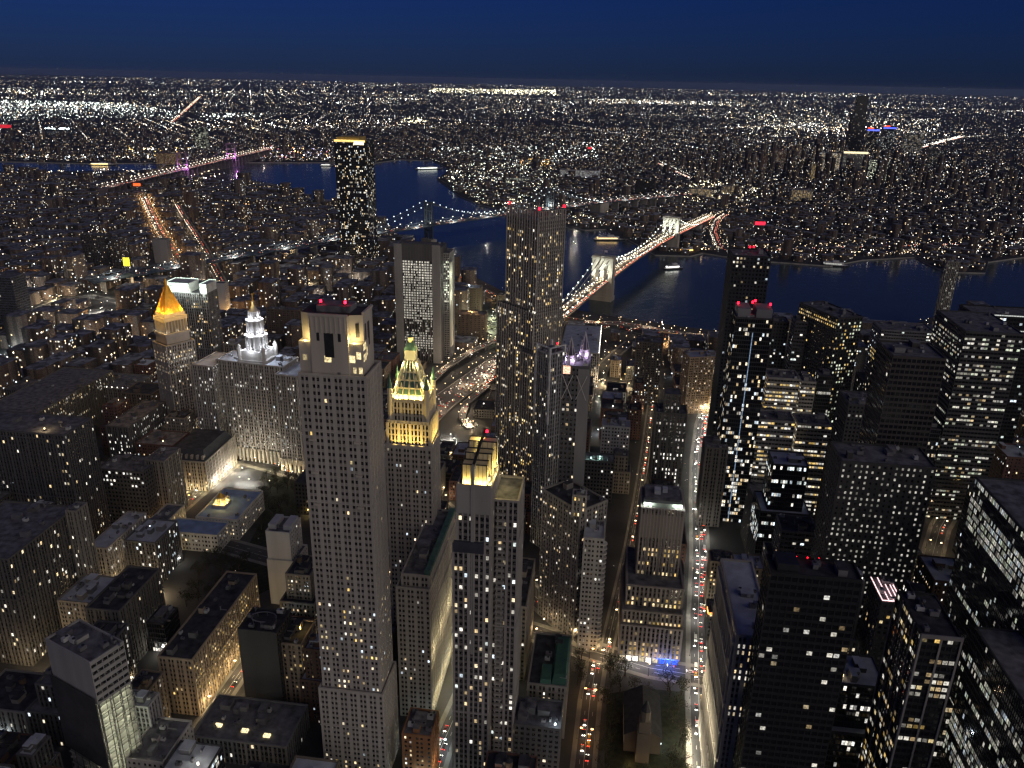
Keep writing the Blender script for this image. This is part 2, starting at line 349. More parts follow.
poly_sheet('ground', MN + [(1600, 900), (1600, -500), (-4000, -500), (-4200, 2500)], -3, 3, GRND)
def offset(pl, o):
    out = []
    for i, p in enumerate(pl):
        a = pl[max(0, i - 1)]; c = pl[min(len(pl) - 1, i + 1)]
        d = (Vector(c[:2]) - Vector(a[:2])).normalized(); out.append((p[0] + d.y * o, p[1] - d.x * o) + tuple(p[2:]))
    return out
def resample(pl, step):
    out = []
    for a, c in zip(pl[:-1], pl[1:]):
        a, c = Vector(a), Vector(c); n = max(1, int((c - a).length / step))
        for i in range(n): out.append(tuple(a.lerp(c, i / n)))
    out.append(tuple(pl[-1])); return out
ROADS = []
def road(pxs, width, name='road', pave=3.5, z=3.0, mark=True, world=None):
    pl = world or [tuple(U(x, y, 3)[:2]) for x, y in pxs]
    ROADS.append((pl, width + 2 * pave))
    L, R = offset(pl, -width / 2), offset(pl, width / 2); b = MB(); k = len(ROADS) * .0015
    for i in range(len(pl) - 1): b.face([(*L[i], z + .01 + k), (*R[i], z + .01 + k), (*R[i + 1], z + .01 + k), (*L[i + 1], z + .01 + k)], ASPH)
    tag(b.build(name), kind='structure')
    if pave:
        b = MB()
        for s in (-1, 1):
            A, B_ = offset(pl, s * width / 2), offset(pl, s * (width / 2 + pave))
            for i in range(len(pl) - 1):
                q = [A[i], B_[i], B_[i + 1], A[i + 1]]; q = q if s > 0 else q[::-1]
                b.face([(*p, z + .14 + k) for p in q], PAVE); b.face([(*A[i], z), (*A[i + 1], z), (*A[i + 1], z + .14 + k), (*A[i], z + .14 + k)], CONC)
        tag(b.build('pavement'), kind='structure')
    if mark:
        b = MB()
        for o, dash in ((0, 0), (-width / 4, 1), (width / 4, 1)):
            c = resample(offset(pl, o), 6)
            for i in range(0, len(c) - 1, 2 if dash else 1):
                a0, a1 = Vector(c[i]), Vector(c[i + 1])
                if (a1 - a0).length < .1: continue
                d = (a1 - a0).normalized() * (.5 if dash else 1) * (a1 - a0).length; nn = Vector((d.y, -d.x)).normalized() * .09
                b.face([(*(a0 - nn), z + .018 + k), (*(a0 + nn), z + .018 + k), (*(a0 + d + nn), z + .018 + k), (*(a0 + d - nn), z + .018 + k)], PAINT)
        tag(b.build('road_markings'), kind='structure')
    return pl
# ---- street lamps
def lamp_meshes():
    b = MB(); b.cyl(0, 0, .14, 0, 8.6, DARKM, 6, .09); b.cyl(0, 0, .28, 0, .7, DARKM, 6); b.bar((0, 0, 8.5), (2.2, 0, 9.1), .12, .12, DARKM); o = b.build('x'); pole = o.data; bpy.data.objects.remove(o)
    heads = {}
    for k, c in (('amber', (9, 4.6, 1.5)), ('warm', (9, 6.3, 3.4)), ('white', (8, 8, 7.2)), ('cool', (6.4, 8, 8.4))):
        b = MB(); b.box(1.6, 3.0, -.4, .4, 8.85, 9.15, GLOW, c); o = b.build('x'); heads[k] = o.data; bpy.data.objects.remove(o)
    return pole, heads
POLE, HEADS = lamp_meshes(); NL = [0]; FARLAMPS = []
LCOL = {'amber': (1, .55, .2), 'warm': (1, .74, .42), 'white': (1, .95, .82), 'cool': (.8, .97, 1), 'red': (1, .3, .12)}
def street_lamp(x, y, z, ang, kind, label, group, energy=3000):
    NL[0] += 1
    if NL[0] > 290: FARLAMPS.append((x, y, z + 9, 1.0, kind)); return
    o = link('street_lamp', POLE); o.location = (x, y, z); o.rotation_euler = (0, 0, ang); tag(o, label, 'street lamp', group)
    link('lamp_head', HEADS[kind], o)
    if energy: plight(o, (2.3, 0, 8.6), LCOL[kind], energy, .4)
def lamps_along(pl, width, step, kind, label, group, energy=3000, both=True, z=3.12):
    for s in ((-1, 1) if both else (1,)):
        c = resample(offset(pl, s * (width / 2 + .6)), step)
        for i in range(len(c)):
            a, e = Vector(c[max(0, i - 1)][:2]), Vector(c[min(len(c) - 1, i + 1)][:2]); d = (e - a).normalized()
            n = Vector((d.y, -d.x)) * -s
            street_lamp(c[i][0], c[i][1], z, math.atan2(n.y, n.x), kind, label, group, energy)
# ---- cars
def car_mesh(col, kind):
    b = MB(); pm = pmat('car_paint_%02d' % int(sum(col) * 33), col, .35, .2, .05, 1, .5); gl = GLASS; L, wd = (4.6, 1.85) if kind != 'van' else (5.6, 2.05)
    if kind == 'van':
        b.prism([(-2.8, -1), (2.1, -1), (2.1, 1), (-2.8, 1)], .45, 2.3, pm, scale=.95); b.prism([(2.1, -1), (2.8, -.95), (2.8, .95), (2.1, 1)], .45, 1.3, pm); b.box(1.98, 2.14, -.85, .85, 1.35, 2.1, gl)
    else:
        b.prism([(-2.3, -.85), (-2.1, -.92), (2.0, -.92), (2.3, -.7), (2.3, .7), (2.0, .92), (-2.1, .92), (-2.3, .85)], .35, .95, pm, scale=.97)
        b.prism([(-1.7, -.8), (1.0, -.8), (1.0, .8), (-1.7, .8)], .95, 1.45, gl, pm, .78)
    for x in (-1.4, 1.4):
        for s in (-1, 1): b.prism([(x + .33 * math.cos(a * .785), s * .86 + .001 * a) for a in range(8)], .02, .5, DARKM) if 0 else b.box(x - .32, x + .32, s * .93 - .1, s * .93 + .1, .0, .62, DARKM)
    f = L / 2
    o = b.build('x'); m = o.data; bpy.data.objects.remove(o)
    h = MB(); h.box(f, f + .12, -.28, .28, .4, .9, GLOW, (14, 13, 11)); o = h.build('x'); hm = o.data; bpy.data.objects.remove(o)
    h = MB(); h.box(-f - .12, -f, -.3, .3, .45, .95, GLOW, (5, .25, .15)); o = h.build('x'); tm = o.data; bpy.data.objects.remove(o)
    return m, hm, tm
CARS = {k: car_mesh(c, s) for k, c, s in (('white sedan', (.7, .7, .7), 's'), ('black sedan', (.02, .02, .022), 's'), ('yellow taxi', (.7, .42, .03), 's'), ('grey sedan', (.25, .26, .28), 's'), ('white van', (.72, .72, .7), 'van'), ('dark red sedan', (.25, .02, .02), 's'))}
NC = [0]; TRAFFIC = []
def car(x, y, z, ang, label, group, kind=None):
    kind = kind or random.choice(['white sedan', 'black sedan', 'black sedan', 'yellow taxi', 'grey sedan', 'white van', 'dark red sedan'])
    NC[0] += 1
    if NC[0] > 190: TRAFFIC.append((x, y, z, ang, .9)); return
    m, hm, tm = CARS[kind]
    o = link('car', m); o.location = (x, y, z); o.rotation_euler = (0, 0, ang); tag(o, kind + ' ' + label, 'car', group)
    for s in (-1, 1):
        h = link('headlight', hm, o); h.location = (0, s * .6, 0); h = link('taillight', tm, o); h.location = (0, s * .6, 0)
def cars_along(pl, offs, step, label, group, fill=.7, z=3.03, far=False):
    for o in offs:                                   # o > 0: right lane, drives along the polyline
        c = resample(offset(pl, abs(o) if o > 0 else -abs(o)), step)
        for i in range(len(c) - 1):
            if random.random() > fill: continue
            a, e = Vector(c[i]), Vector(c[i + 1]); p = a.lerp(e, random.uniform(.1, .7)); d = (e - a) if o > 0 else (a - e)
            zz = p[2] if len(p) > 2 else z
            if far: TRAFFIC.append((p[0], p[1], zz, math.atan2(d.y, d.x), .45 if len(p) > 2 else .9))
            else: car(p[0], p[1], zz, math.atan2(d.y, d.x), label, group)
fulton = road([(703, 800), (699, 700), (698, 620), (700, 560), (698, 500), (698, 460), (702, 425), (712, 395)], 11)
ann = road([(606, 652), (620, 590), (630, 545), (638, 500), (645, 455), (652, 400), (655, 370)], 7, pave=2)
bway = road([(775, 684), (700, 676), (650, 668), (606, 655), (572, 645), (540, 634), (440, 604), (300, 566), (170, 530), (20, 490)], 16)
prow = road([(592, 645), (560, 618), (530, 592), (500, 565), (470, 535), (440, 505)], 16)
vesey = road([(580, 800), (586, 740), (590, 700), (597, 660)], 10, pave=3)
barclay = road([(424, 800), (440, 750), (462, 700), (490, 640), (510, 600)], 10, pave=3)
warren = road([(165, 790), (190, 745), (215, 708), (240, 672), (270, 632)], 9, pave=3)
chambers = road([(95, 590), (130, 556), (156, 530), (185, 503), (215, 478), (240, 456)], 14)
centre = road([(215, 447), (240, 455), (262, 462), (290, 470), (330, 480)], 22, pave=5)
maiden = road([(826, 560), (828, 500), (831, 450), (839, 405), (845, 385)], 8, pave=2)
nassau = road([(918, 610), (927, 575), (940, 528), (955, 503), (966, 475), (974, 443)], 12)
canal = road([(144, 198), (150, 212), (160, 232), (172, 252), (186, 272)], 26, mark=False)
bowery = road([(176, 204), (184, 218), (196, 236), (206, 252), (216, 272), (226, 290)], 16, mark=False)
park_st = road([(22, 500), (40, 470), (62, 440), (80, 415), (95, 396)], 10, pave=2)
fdr = road([(440, 268), (470, 285), (500, 300), (530, 312), (560, 318), (600, 325), (640, 331), (680, 337), (720, 342), (760, 346)], 24, mark=False)
boweryl = road([(10, 330), (30, 312), (60, 300), (90, 296), (120, 302)], 14, mark=False)
pearl_st = road([(420, 350), (440, 338), (462, 332), (490, 320)], 12, mark=False)
south = road([(596, 385), (604, 365), (618, 352), (630, 342)], 12, mark=False)
bqe_curve = road([(726, 214), (716, 221), (713, 232), (717, 243), (722, 250)], 26, mark=False, pave=0)
bqe = road([(760, 250), (845, 247), (935, 245), (1024, 243), (1140, 243)], 22, mark=False, pave=0)
flat = road([(655, 162), (672, 170), (690, 178), (694, 181)], 24, mark=False, pave=0)
atl = road([(905, 152), (935, 144), (962, 137)], 22, mark=False, pave=0)
bk_exp = road([(172, 122), (186, 110), (200, 97)], 50, mark=False, pave=0)
lamps_along(fulton, 11, 30, 'white', 'street lamp on the busy street below the blue shop sign', 'lamps on the busy shop street', 4600)
lamps_along(ann, 7, 26, 'warm', 'street lamp on the narrow street left of the stepped ribbed block', 'lamps on the narrow street', 1500, False)
lamps_along(bway[:6], 16, 30, 'warm', 'street lamp on the wide avenue before the stepped ribbed block', 'lamps on the wide avenue', 3000)
lamps_along(prow, 16, 30, 'warm', 'street lamp on the slanting street beside the corner with bare trees', 'lamps on the slanting street', 2600)
lamps_along(vesey, 10, 26, 'amber', 'amber street lamp on the street of red tail lights left of the chapel', 'amber lamps by the chapel', 900)
lamps_along(barclay[:4], 10, 26, 'cool', 'street lamp on the bluish street at the foot of the gold crowned tower', 'lamps on the bluish street', 2600)
lamps_along(warren, 9, 24, 'warm', 'street lamp on the slanting street of low blocks at lower left', 'lamps among the low blocks', 2200)
lamps_along(chambers, 14, 26, 'amber', 'amber street lamp on the street beside the blue roofed hall', 'amber lamps near the hall', 3000)
lamps_along(centre, 22, 22, 'warm', 'street lamp on the golden plaza below the white lit spire', 'lamps on the golden plaza', 2600)
lamps_along(maiden, 8, 30, 'warm', 'street lamp in the narrow canyon right of the banded offices', 'lamps in the canyon', 1200, False)
lamps_along(nassau, 12, 32, 'warm', 'street lamp on the curving street right of the dotted office block', 'lamps on the curving street', 1600)
lamps_along(canal, 26, 45, 'amber', 'amber street lamp on the wide orange avenue at upper left', 'amber lamps on the far avenue', 7000)
lamps_along(fdr, 24, 50, 'amber', 'amber street lamp on the riverside highway near the stone bridge', 'lamps on the riverside highway', 13000, False)
lamps_along(boweryl, 14, 40, 'white', 'street lamp on the curving street among the far left towers', 'lamps on the far curving street', 4000)
lamps_along(bowery, 16, 40, 'warm', 'street lamp on the far street with red tail lights behind the lit spire', 'lamps on the far street', 3500, False)
lamps_along(pearl_st, 12, 30, 'white', 'street lamp by the garden below the windowless striped tower', 'lamps below the striped tower', 6000, False)
lamps_along(south, 12, 26, 'warm', 'street lamp on the lit street beside the string of roof lights', 'lamps beside the roof lights', 4000)
lamps_along(park_st, 10, 30, 'warm', 'street lamp on the street beside the far left courthouse', 'lamps by the far left courthouse', 2000, False)
cars_along(fulton, (2.0, -2.0, 4.2), 13, 'on the busy street below the blue shop sign', 'cars on the busy shop street', .7)
cars_along(bway[:6], (2.4, 5, -5), 16, 'on the wide avenue before the stepped ribbed block', 'cars on the wide avenue', .4)
cars_along(vesey, (-1.8, 1.8), 9, 'in the queue of red tail lights left of the chapel', 'cars beside the chapel', .55)
cars_along(prow, (2.4, -2.4), 15, 'on the slanting street by the corner with bare trees', 'cars on the slanting street', .5)
cars_along(barclay[:4], (2, -2, 4), 11, 'on the bluish street at the foot of the gold crowned tower', 'cars on the bluish street', .65)
cars_along(centre, (3, 6, -3, -6), 13, 'on the golden plaza below the white lit spire', 'cars on the golden plaza', .5)
cars_along(chambers[1:5], (3, -3), 15, 'on the street beside the blue roofed hall', 'cars beside the hall', .5)
cars_along(warren, (2, -2), 14, 'on the slanting street of low blocks at lower left', 'cars among the low blocks', .35)
cars_along(ann, (1.5,), 16, 'on the narrow street left of the stepped ribbed block', 'cars on the narrow street', .6)
cars_along(maiden, (1.5,), 16, 'in the narrow canyon right of the banded offices', 'cars in the canyon', .5)
cars_along(nassau, (2.5, -2.5), 18, 'on the curving street right of the dotted office block', 'cars on the curving street', .4)
for r_, offs, st_ in ((canal, (4, 8, -4, -8), 14), (bowery, (3, -3), 16), (fdr, (4, 8, -4, -8), 18), (bqe, (4, 8, -4, -8), 16), (bqe_curve, (4, 8, -4, -8), 12), (flat, (4, -4), 16), (atl, (5, -5), 22), (bk_exp, (8, -8), 90)):
    cars_along(r_, offs, st_, '', '', .6, far=True)
for pl_, k_, st_, sz in ((bqe, 'warm', 30, 1.3), (bqe_curve, 'warm', 30, 1.1), (flat, 'white', 30, 1.0), (atl, 'white', 34, 1.0), (bk_exp, 'warm', 120, .5), (canal, 'amber', 22, .8), (fdr, 'warm', 40, .7)):
    for s in (-1, 1):
        for p in resample(offset(pl_, 14 * s), st_): FARLAMPS.append((p[0] + random.uniform(-4, 4), p[1] + random.uniform(-4, 4), 12, sz * random.uniform(.6, 1.3), k_))

# ------------------------------------------------------------------ bridges
def tube(b, pts, r, mat, n=5, glow=None):
    for a, c in zip(pts[:-1], pts[1:]): b.bar(a, c, r * 2, r * 2, mat, glow)
GRAN = pmat('bridge_granite', (.36, .34, .3), .9, 0, .25, .06, .2, True)
def stone_bridge():
    A = Vector((166, 1477)); B_ = Vector((379, 1960)); ax = (B_ - A).normalized(); pn = Vector((ax.y, -ax.x)); span = (B_ - A).length
    root = empty('suspension_bridge', (A.x, A.y, 0), math.atan2(ax.y, ax.x)); tag(root, 'floodlit stone suspension bridge with twin pointed arches crossing the river', 'bridge')
    HEROES.append(('the stone arch bridge', A.x, A.y))
    def zdeck(s):
        if s < 0: return max(6, 37 + s * .052 - max(0, -s - 330) * .035)
        if s > span: q = s - span; return max(6, 37 - q * .045)
        return 37 + 5 * math.sin(math.pi * s / span)
    for k, s0 in enumerate((0, span)):
        b = MB(); th = 8.5
        def bx(y0, y1, z0, z1, e=0): b.box(s0 - th - e, s0 + th + e, y0, y1, z0, z1, GRAN)
        bx(-21.5, 21.5, -3, 8, 3); bx(-20.5, 20.5, 8, 36.5, 1.2)
        for y0, y1 in ((-20, -12.2), (-3.4, 3.4), (12.2, 20)): bx(y0, y1, 36.5, 74)
        for c in (-7.8, 7.8):                             # pointed arch heads
            pts = [(-4.4, 58), (-4.1, 62), (-3.3, 65.5), (-2, 69), (0, 72.5)]
            for sgn in (-1, 1):
                for (u0, z0), (u1, z1) in zip(pts[:-1], pts[1:]):
                    for x in (s0 - th, s0 + th):
                        b.face([(x, c + sgn * u0, z0), (x, c + sgn * u1, z1), (x, c + sgn * 4.4, z1), (x, c + sgn * 4.4, z0)], GRAN)
                    b.face([(s0 - th, c + sgn * u0, z0), (s0 + th, c + sgn * u0, z0), (s0 + th, c + sgn * u1, z1), (s0 - th, c + sgn * u1, z1)], GRAN)
        bx(-20.01, 20.01, 72.5, 79, .01); bx(-21.5, 21.5, 79, 81.5, 1.5); bx(-20.5, 20.5, 81.5, 84, .5)
        b.build('tower', root)
        for x, e in ((-34, 330000),) if k == 0 else ((-38, 450000),):
            for y in (-15, 0, 15):
                plight(root, (s0 + x, y, zdeck(s0 + x) + 3), (.92, 1, .88), e / 3, .5, 60, (s0, y * .8, 66))
        if 1:
            b = MB(); b.bar((s0, 0, 84), (s0, 0, 94), .5, .5, METAL); b.face([(s0, 0, 94), (s0, -6, 93.5), (s0, -6, 90), (s0, 0, 90.3)], pmat('flag_cloth', (.5, .45, .5)))
            b.build('flagpole', root)
    S = [(-560 + i * 20) for i in range(80)]; S = [s for s in S if s < span + 520]
    b = MB()
    for s, e in zip(S[:-1], S[1:]):
        b.bar((s, 0, zdeck(s) - 1), (e, 0, zdeck(e) - 1), 26, 2.0, pmat('bridge_steel', (.16, .15, .14), .7, .3, .2, .1)); 
        for y in (-13.4, 13.4): b.bar((s, y, zdeck(s) + .3), (e, y, zdeck(e) + .3), .5, 2.2, MATS['bridge_steel'])
        b.bar((s, 0, zdeck(s) + 2.5), (e, 0, zdeck(e) + 2.5), 4.5, .5, pmat('wood_boards', (.22, .17, .12)))
    b.build('deck', root)
    for s in list(range(-540, -300, 40)) + [span + 320 + 40 * i for i in range(5)]:
        if zdeck(s) > 8: b = MB(); b.box(s - 4, s + 4, -12, 12, 0, zdeck(s) - 2.1, pmat('brick_arch', (.22, .14, .1), .9)); b.build('pier', root)
    for s in (-285, span + 285): b = MB(); b.box(s - 18, s + 18, -17, 17, 0, zdeck(s) - 2.1, GRAN); b.build('anchorage', root)
    def zc(s):
        if s < 0: return 80 + (zdeck(-285) + 1 - 80) * (-s / 285) - 9 * math.sin(math.pi * -s / 285)
        if s > span: q = (s - span) / 285; return 80 + (zdeck(span + 285) + 1 - 80) * q - 9 * math.sin(math.pi * q)
        u = 2 * s / span - 1; return 46 + 34 * u * u
    cs = [-285 + (span + 570) * i / 70 for i in range(71)]; sus = MB()
    for y in (-13, -4, 4, 13):
        b = MB(); tube(b, [(s, y, zc(s)) for s in cs], .45, METAL); b.build('main_cable', root)
        for s in np.arange(-275, span + 280, 9):
            if zc(s) - zdeck(s) > 2 and abs(s) > 9 and abs(s - span) > 9: sus.bar((s, y, zdeck(s)), (s, y, zc(s)), .14, .14, METAL)
    tag(sus.build('suspender', root), kind='stuff')
    bead = MB(); bead.cyl(0, 0, .95, 0, 1.7, GLOW, 6, glow=(5, 5.4, 5)); bo = bead.build('x'); bm = bo.data; bpy.data.objects.remove(bo)
    for y in (-13, 13):
        for s in np.arange(-270, span + 280, 24):
            o = link('cable_light', bm, root); o.location = (s, y, zc(s) + .6)
    hd = MB()
    for s in np.arange(-550, span + 510, 22):
        for y in (-13.2, 13.2, -3, 3):
            z = zdeck(s); hd.bar((s, y, z), (s, y, z + 7), .25, .25, DARKM, (0, 0, 0)); hd.cyl(s, y, .6, z + 7, z + 7.9, GLOW, 6, glow=(6, 5, 3.4))
    tag(hd.build('deck_lamp', root), kind='stuff')
    for s in np.arange(-500, span + 480, 60): plight(root, (s, 0, zdeck(s) + 9), (1, .8, .55), 15000, .4)
    M = root.matrix_basis
    c, s_ = math.cos(root.rotation_euler.z), math.sin(root.rotation_euler.z)
    for lane, sg in ((-10.6, -1), (-7.6, -1), (7.6, 1), (10.6, 1)):
        s = -550
        while s < span + 500:
            s += random.uniform(7, 20); x, y = A.x + c * s - s_ * -lane, A.y + s_ * s + c * -lane
            TRAFFIC.append((x, y, zdeck(s) + .1, root.rotation_euler.z + (0 if sg > 0 else math.pi), 1.7))
    return root
stone_bridge()
def blue_bridge():
    A = Vector((-216, 2005)); Bp = U(548, 209, 42); B_ = Vector((Bp.x, Bp.y)); ax = (B_ - A).normalized(); span = 448
    root = empty('suspension_bridge', (A.x, A.y, 0), math.atan2(ax.y, ax.x)); tag(root, 'dark steel suspension bridge with bead lights behind the windowless striped tower', 'bridge')
    HEROES.append(('the dark steel bridge', A.x, A.y)); BS = pmat('blue_steel', (.05, .07, .09), .6, .3, .2, .1)
    def zd(s): return 42 - (max(0, -s - 220) * .03) if s < 0 else (44 if s < span else 42 - (s - span - 220) * .03 * (s > span + 220))
    for s0 in (0, span):
        b = MB()
        for y in (-14, -5, 5, 14): b.bar((s0, y, -3), (s0, y, 100), 3.2, 3.2, BS)
        for z in (30, 52, 78, 97): b.bar((s0, -15, z), (s0, 15, z), 3, 3.4, BS)
        for z0, z1 in ((52, 78), (8, 30)):
            b.bar((s0, -14, z0), (s0, -5, z1), 1, 1, BS); b.bar((s0, -5, z0), (s0, -14, z1), 1, 1, BS); b.bar((s0, 14, z0), (s0, 5, z1), 1, 1, BS); b.bar((s0, 5, z0), (s0, 14, z1), 1, 1, BS)
        b.box(s0 - 9, s0 + 9, -20, 20, -3, 9, GRAN); b.cyl(s0, -14, 1.8, 100, 104, BS, 8, .3); b.cyl(s0, 14, 1.8, 100, 104, BS, 8, .3); b.build('tower', root)
    S = list(range(-800, 1140, 20)); b = MB()
    for s, e in zip(S[:-1], S[1:]):
        b.bar((s, 0, zd(s) - 1), (e, 0, zd(e) - 1), 34, 2, BS)
        for y in (-17, 17): b.bar((s, y, zd(s) + 5.2), (e, y, zd(e) + 5.2), .8, .8, BS); b.bar((s, y, zd(s)), (e, y, zd(e) + 5), .5, .5, BS)
    b.build('deck', root)
    for s in list(range(-780, -240, 50)) + list(range(700, 1140, 50)): b = MB(); b.box(s - 2, s + 2, -13, 13, 0, max(3, zd(s) - 2.1), GRAN); b.build('pier', root)
    for s in (-225, span + 225): b = MB(); b.box(s - 20, s + 20, -19, 19, 0, 40, GRAN); b.build('anchorage', root)
    def zc(s):
        if s < 0: return 100 - 56 * (-s / 225) - 7 * math.sin(math.pi * -s / 225)
        if s > span: q = (s - span) / 225; return 100 - 56 * q - 7 * math.sin(math.pi * q)
        u = 2 * s / span - 1; return 52 + 48 * u * u
    bead = MB(); bead.cyl(0, 0, 1.05, 0, 1.9, GLOW, 6, glow=(2.4, 2.7, 2.8)); bo = bead.build('x'); bm = bo.data; bpy.data.objects.remove(bo)
    sus = MB()
    for y in (-15, -5, 5, 15):
        b = MB(); tube(b, [(s, y, zc(s)) for s in np.linspace(-225, span + 225, 61)], .5, BS); b.build('main_cable', root)
        for s in np.arange(-215, span + 220, 12):
            if zc(s) > zd(s) + 2: sus.bar((s, y, zd(s)), (s, y, zc(s)), .16, .16, BS)
        if abs(y) == 15:
            for s in np.arange(-215, span + 220, 20):
                o = link('cable_light', bm, root); o.location = (s, y, zc(s) + .6)
    tag(sus.build('suspender', root), kind='stuff')
    hd = MB()
    for s in np.arange(-790, 1130, 34):
        for y in (-16, 16): hd.bar((s, y, zd(s)), (s, y, zd(s) + 8), .25, .25, DARKM, (0, 0, 0)); hd.cyl(s, y, .9, zd(s) + 8, zd(s) + 9.2, GLOW, 6, glow=(5, 4.6, 3.8))
    tag(hd.build('deck_lamp', root), kind='stuff')
    for s in np.arange(-760, 1100, 120): plight(root, (s, 0, zd(s) + 10), (1, .9, .75), 50000, .4)
    c, s_ = math.cos(root.rotation_euler.z), math.sin(root.rotation_euler.z)
    for lane, sg in ((-10, -1), (-6, -1), (6, 1), (10, 1)):
        s = -800
        while s < 1130:
            s += random.uniform(14, 60); TRAFFIC.append((A.x + c * s + s_ * lane, A.y + s_ * s - c * lane, zd(s) + .1, root.rotation_euler.z + (0 if sg > 0 else math.pi), .7))
blue_bridge()
def truss_bridge():
    P0, P1 = U(103, 188, 38), U(268, 149, 38); A = Vector((P0.x, P0.y)); B_ = Vector((P1.x, P1.y)); ax = (B_ - A).normalized(); L = (B_ - A).length
    root = empty('suspension_bridge', (A.x, A.y, 0), math.atan2(ax.y, ax.x)); tag(root, 'distant truss suspension bridge strung with lamps at upper left', 'bridge'); HEROES.append(('the distant truss bridge', A.x + ax.x * 400, A.y + ax.y * 400))
    S = pmat('truss_steel', (.2, .17, .18), .6, .3, .2, .1); b = MB()
    for s in np.arange(0, L - 20, 20):
        b.bar((s, 0, 37), (s + 20, 0, 37), 34, 2, S)
        for y in (-18, 18): b.bar((s, y, 46), (s + 20, y, 46), 1.2, 1.2, S); b.bar((s, y, 38), (s + 20, y, 46), .8, .8, S); b.bar((s + 20, y, 38), (s, y, 46), .8, .8, S)
    b.build('deck', root)
    t0 = (U(141, 178, 0) - Vector((A.x, A.y, 0))).xy.dot(ax); 
    for s0 in (t0, t0 + 488):
        b = MB()
        for y in (-18, 18): b.bar((s0 - 5, y, -3), (s0, y, 100), 3, 3, S); b.bar((s0 + 5, y, -3), (s0, y, 100), 3, 3, S)
        for z in (55, 75, 98): b.bar((s0, -18, z), (s0, 18, z), 2.4, 3, S)
        b.build('tower', root)
        for y in (-24, 24): plight(root, (s0 - 14, y, 46), (.85, .3, 1), 90000, .5)
    def zc(s):
        u = 2 * (s - t0) / 488 - 1; return 48 + 50 * u * u if abs(u) <= 1 else 98 - 58 * (abs(u) - 1) / .75
    for y in (-18, 18):
        b = MB(); tube(b, [(s, y, max(38, zc(s))) for s in np.linspace(t0 - 180, t0 + 668, 40)], .6, S); b.build('main_cable', root)
    for s in range(0, int(L), 40): b = MB(); b.box(s - 2, s + 2, -14, 14, -2, 35.9, S); b.build('pier', root)
    hd = MB()
    for s in np.arange(0, L, 30):
        for y in (-17, 17): hd.bar((s, y, 38), (s, y, 47), .3, .3, DARKM, (0, 0, 0)); hd.cyl(s, y, 1.5, 47, 49.4, GLOW, 6, glow=(3.4, 2.9, 2.2))
    tag(hd.build('deck_lamp', root), kind='stuff')
    for s in np.arange(60, L, 200): plight(root, (s, 0, 50), (1, .85, .7), 12000, .5)
    c, s_ = ax.x, ax.y
    for lane, sg in ((-11, -1), (-7, -1), (7, 1), (11, 1)):
        s = 0
        while s < L: s += random.uniform(10, 40); TRAFFIC.append((A.x + c * s + s_ * lane, A.y + s_ * s - c * lane, 38.2, math.atan2(ax.y, ax.x) + (0 if sg > 0 else math.pi), .6))
truss_bridge()
# ---- the approach viaducts of the stone bridge
def viaduct(pxz, width, label):
    pl = []
    for x, y, z in pxz: p = U(x, y, z); pl.append((p.x, p.y, z))
    pl = resample(pl, 18); root = empty('road_viaduct', (0, 0, 0)); tag(root, label, 'viaduct')
    b = MB()
    for a, c in zip(pl[:-1], pl[1:]): b.bar((a[0], a[1], a[2] - .6), (c[0], c[1], c[2] - .6), width, 1.2, pmat('road_deck', (.13, .12, .115), .8, 0, .25, .06))
    b.build('deck', root); b = MB()
    for o in (-width / 2 + .25, width / 2 - .25):
        q = offset(pl, o)
        for a, c in zip(q[:-1], q[1:]): b.bar((a[0], a[1], a[2] + .45), (c[0], c[1], c[2] + .45), .35, .9, CONC)
    b.build('parapet', root)
    for p in pl[::2]:
        if p[2] > 5: b = MB(); b.cyl(p[0], p[1], 1.1, 2.9, p[2] - 1.19, CONC, 8); b.build('pier', root)
    b = MB()
    for o in (-width / 2 + .6, width / 2 - .6):
        for p in resample(offset(pl, o), 34): b.bar((p[0], p[1], p[2]), (p[0], p[1], p[2] + 8), .2, .2, DARKM, (0, 0, 0)); b.cyl(p[0], p[1], .5, p[2] + 8, p[2] + 8.8, GLOW, 6, glow=(5, 3.6, 2))
    tag(b.build('deck_lamp', root), kind='stuff')
    for p in pl[::4]: plight(root, (p[0], p[1], p[2] + 10), (1, .76, .5), 17000, .4)
    n = int(width // 3.4)
    cars_along(pl, [(i - n / 2 + .5) * 3.2 for i in range(n)], 13, '', '', .6, far=True)
    ROADS.append(([p[:2] for p in pl], width + 4)); return root
viaduct([(556, 320, 20), (520, 348, 16), (480, 375, 10), (440, 404, 5), (424, 420, 4)], 36, 'wide lit approach road with many cars between the ribbed residential tower and striped slab')
viaduct([(500, 338, 12), (470, 352, 11), (445, 368, 9), (420, 392, 7), (400, 410, 5)], 10, 'curving yellow lit ramp left of the wide approach road')
viaduct([(488, 385, 8), (466, 403, 6), (462, 418, 5), (470, 428, 4)], 9, 'short ramp packed with cars curling below the wide approach road')
viaduct([(585, 322, 9), (600, 323, 11), (620, 323, 12), (648, 328, 12), (685, 334, 12), (730, 339, 12)], 16, 'amber lit riverside viaduct at the foot of the stone bridge')

LAWN = pmat('dark_lawn', (.022, .026, .014), .95, 0, .5, .3)
for q in ([(603, 800), (607, 694), (640, 688), (684, 692), (692, 800)], [(300, 470), (268, 476), (262, 520), (240, 560), (215, 580), (222, 612), (300, 575)]):
    b = MB(); b.face([(*U(*c)[:2], 3.006) for c in q], LAWN); tag(b.build('lawn'), kind='structure')
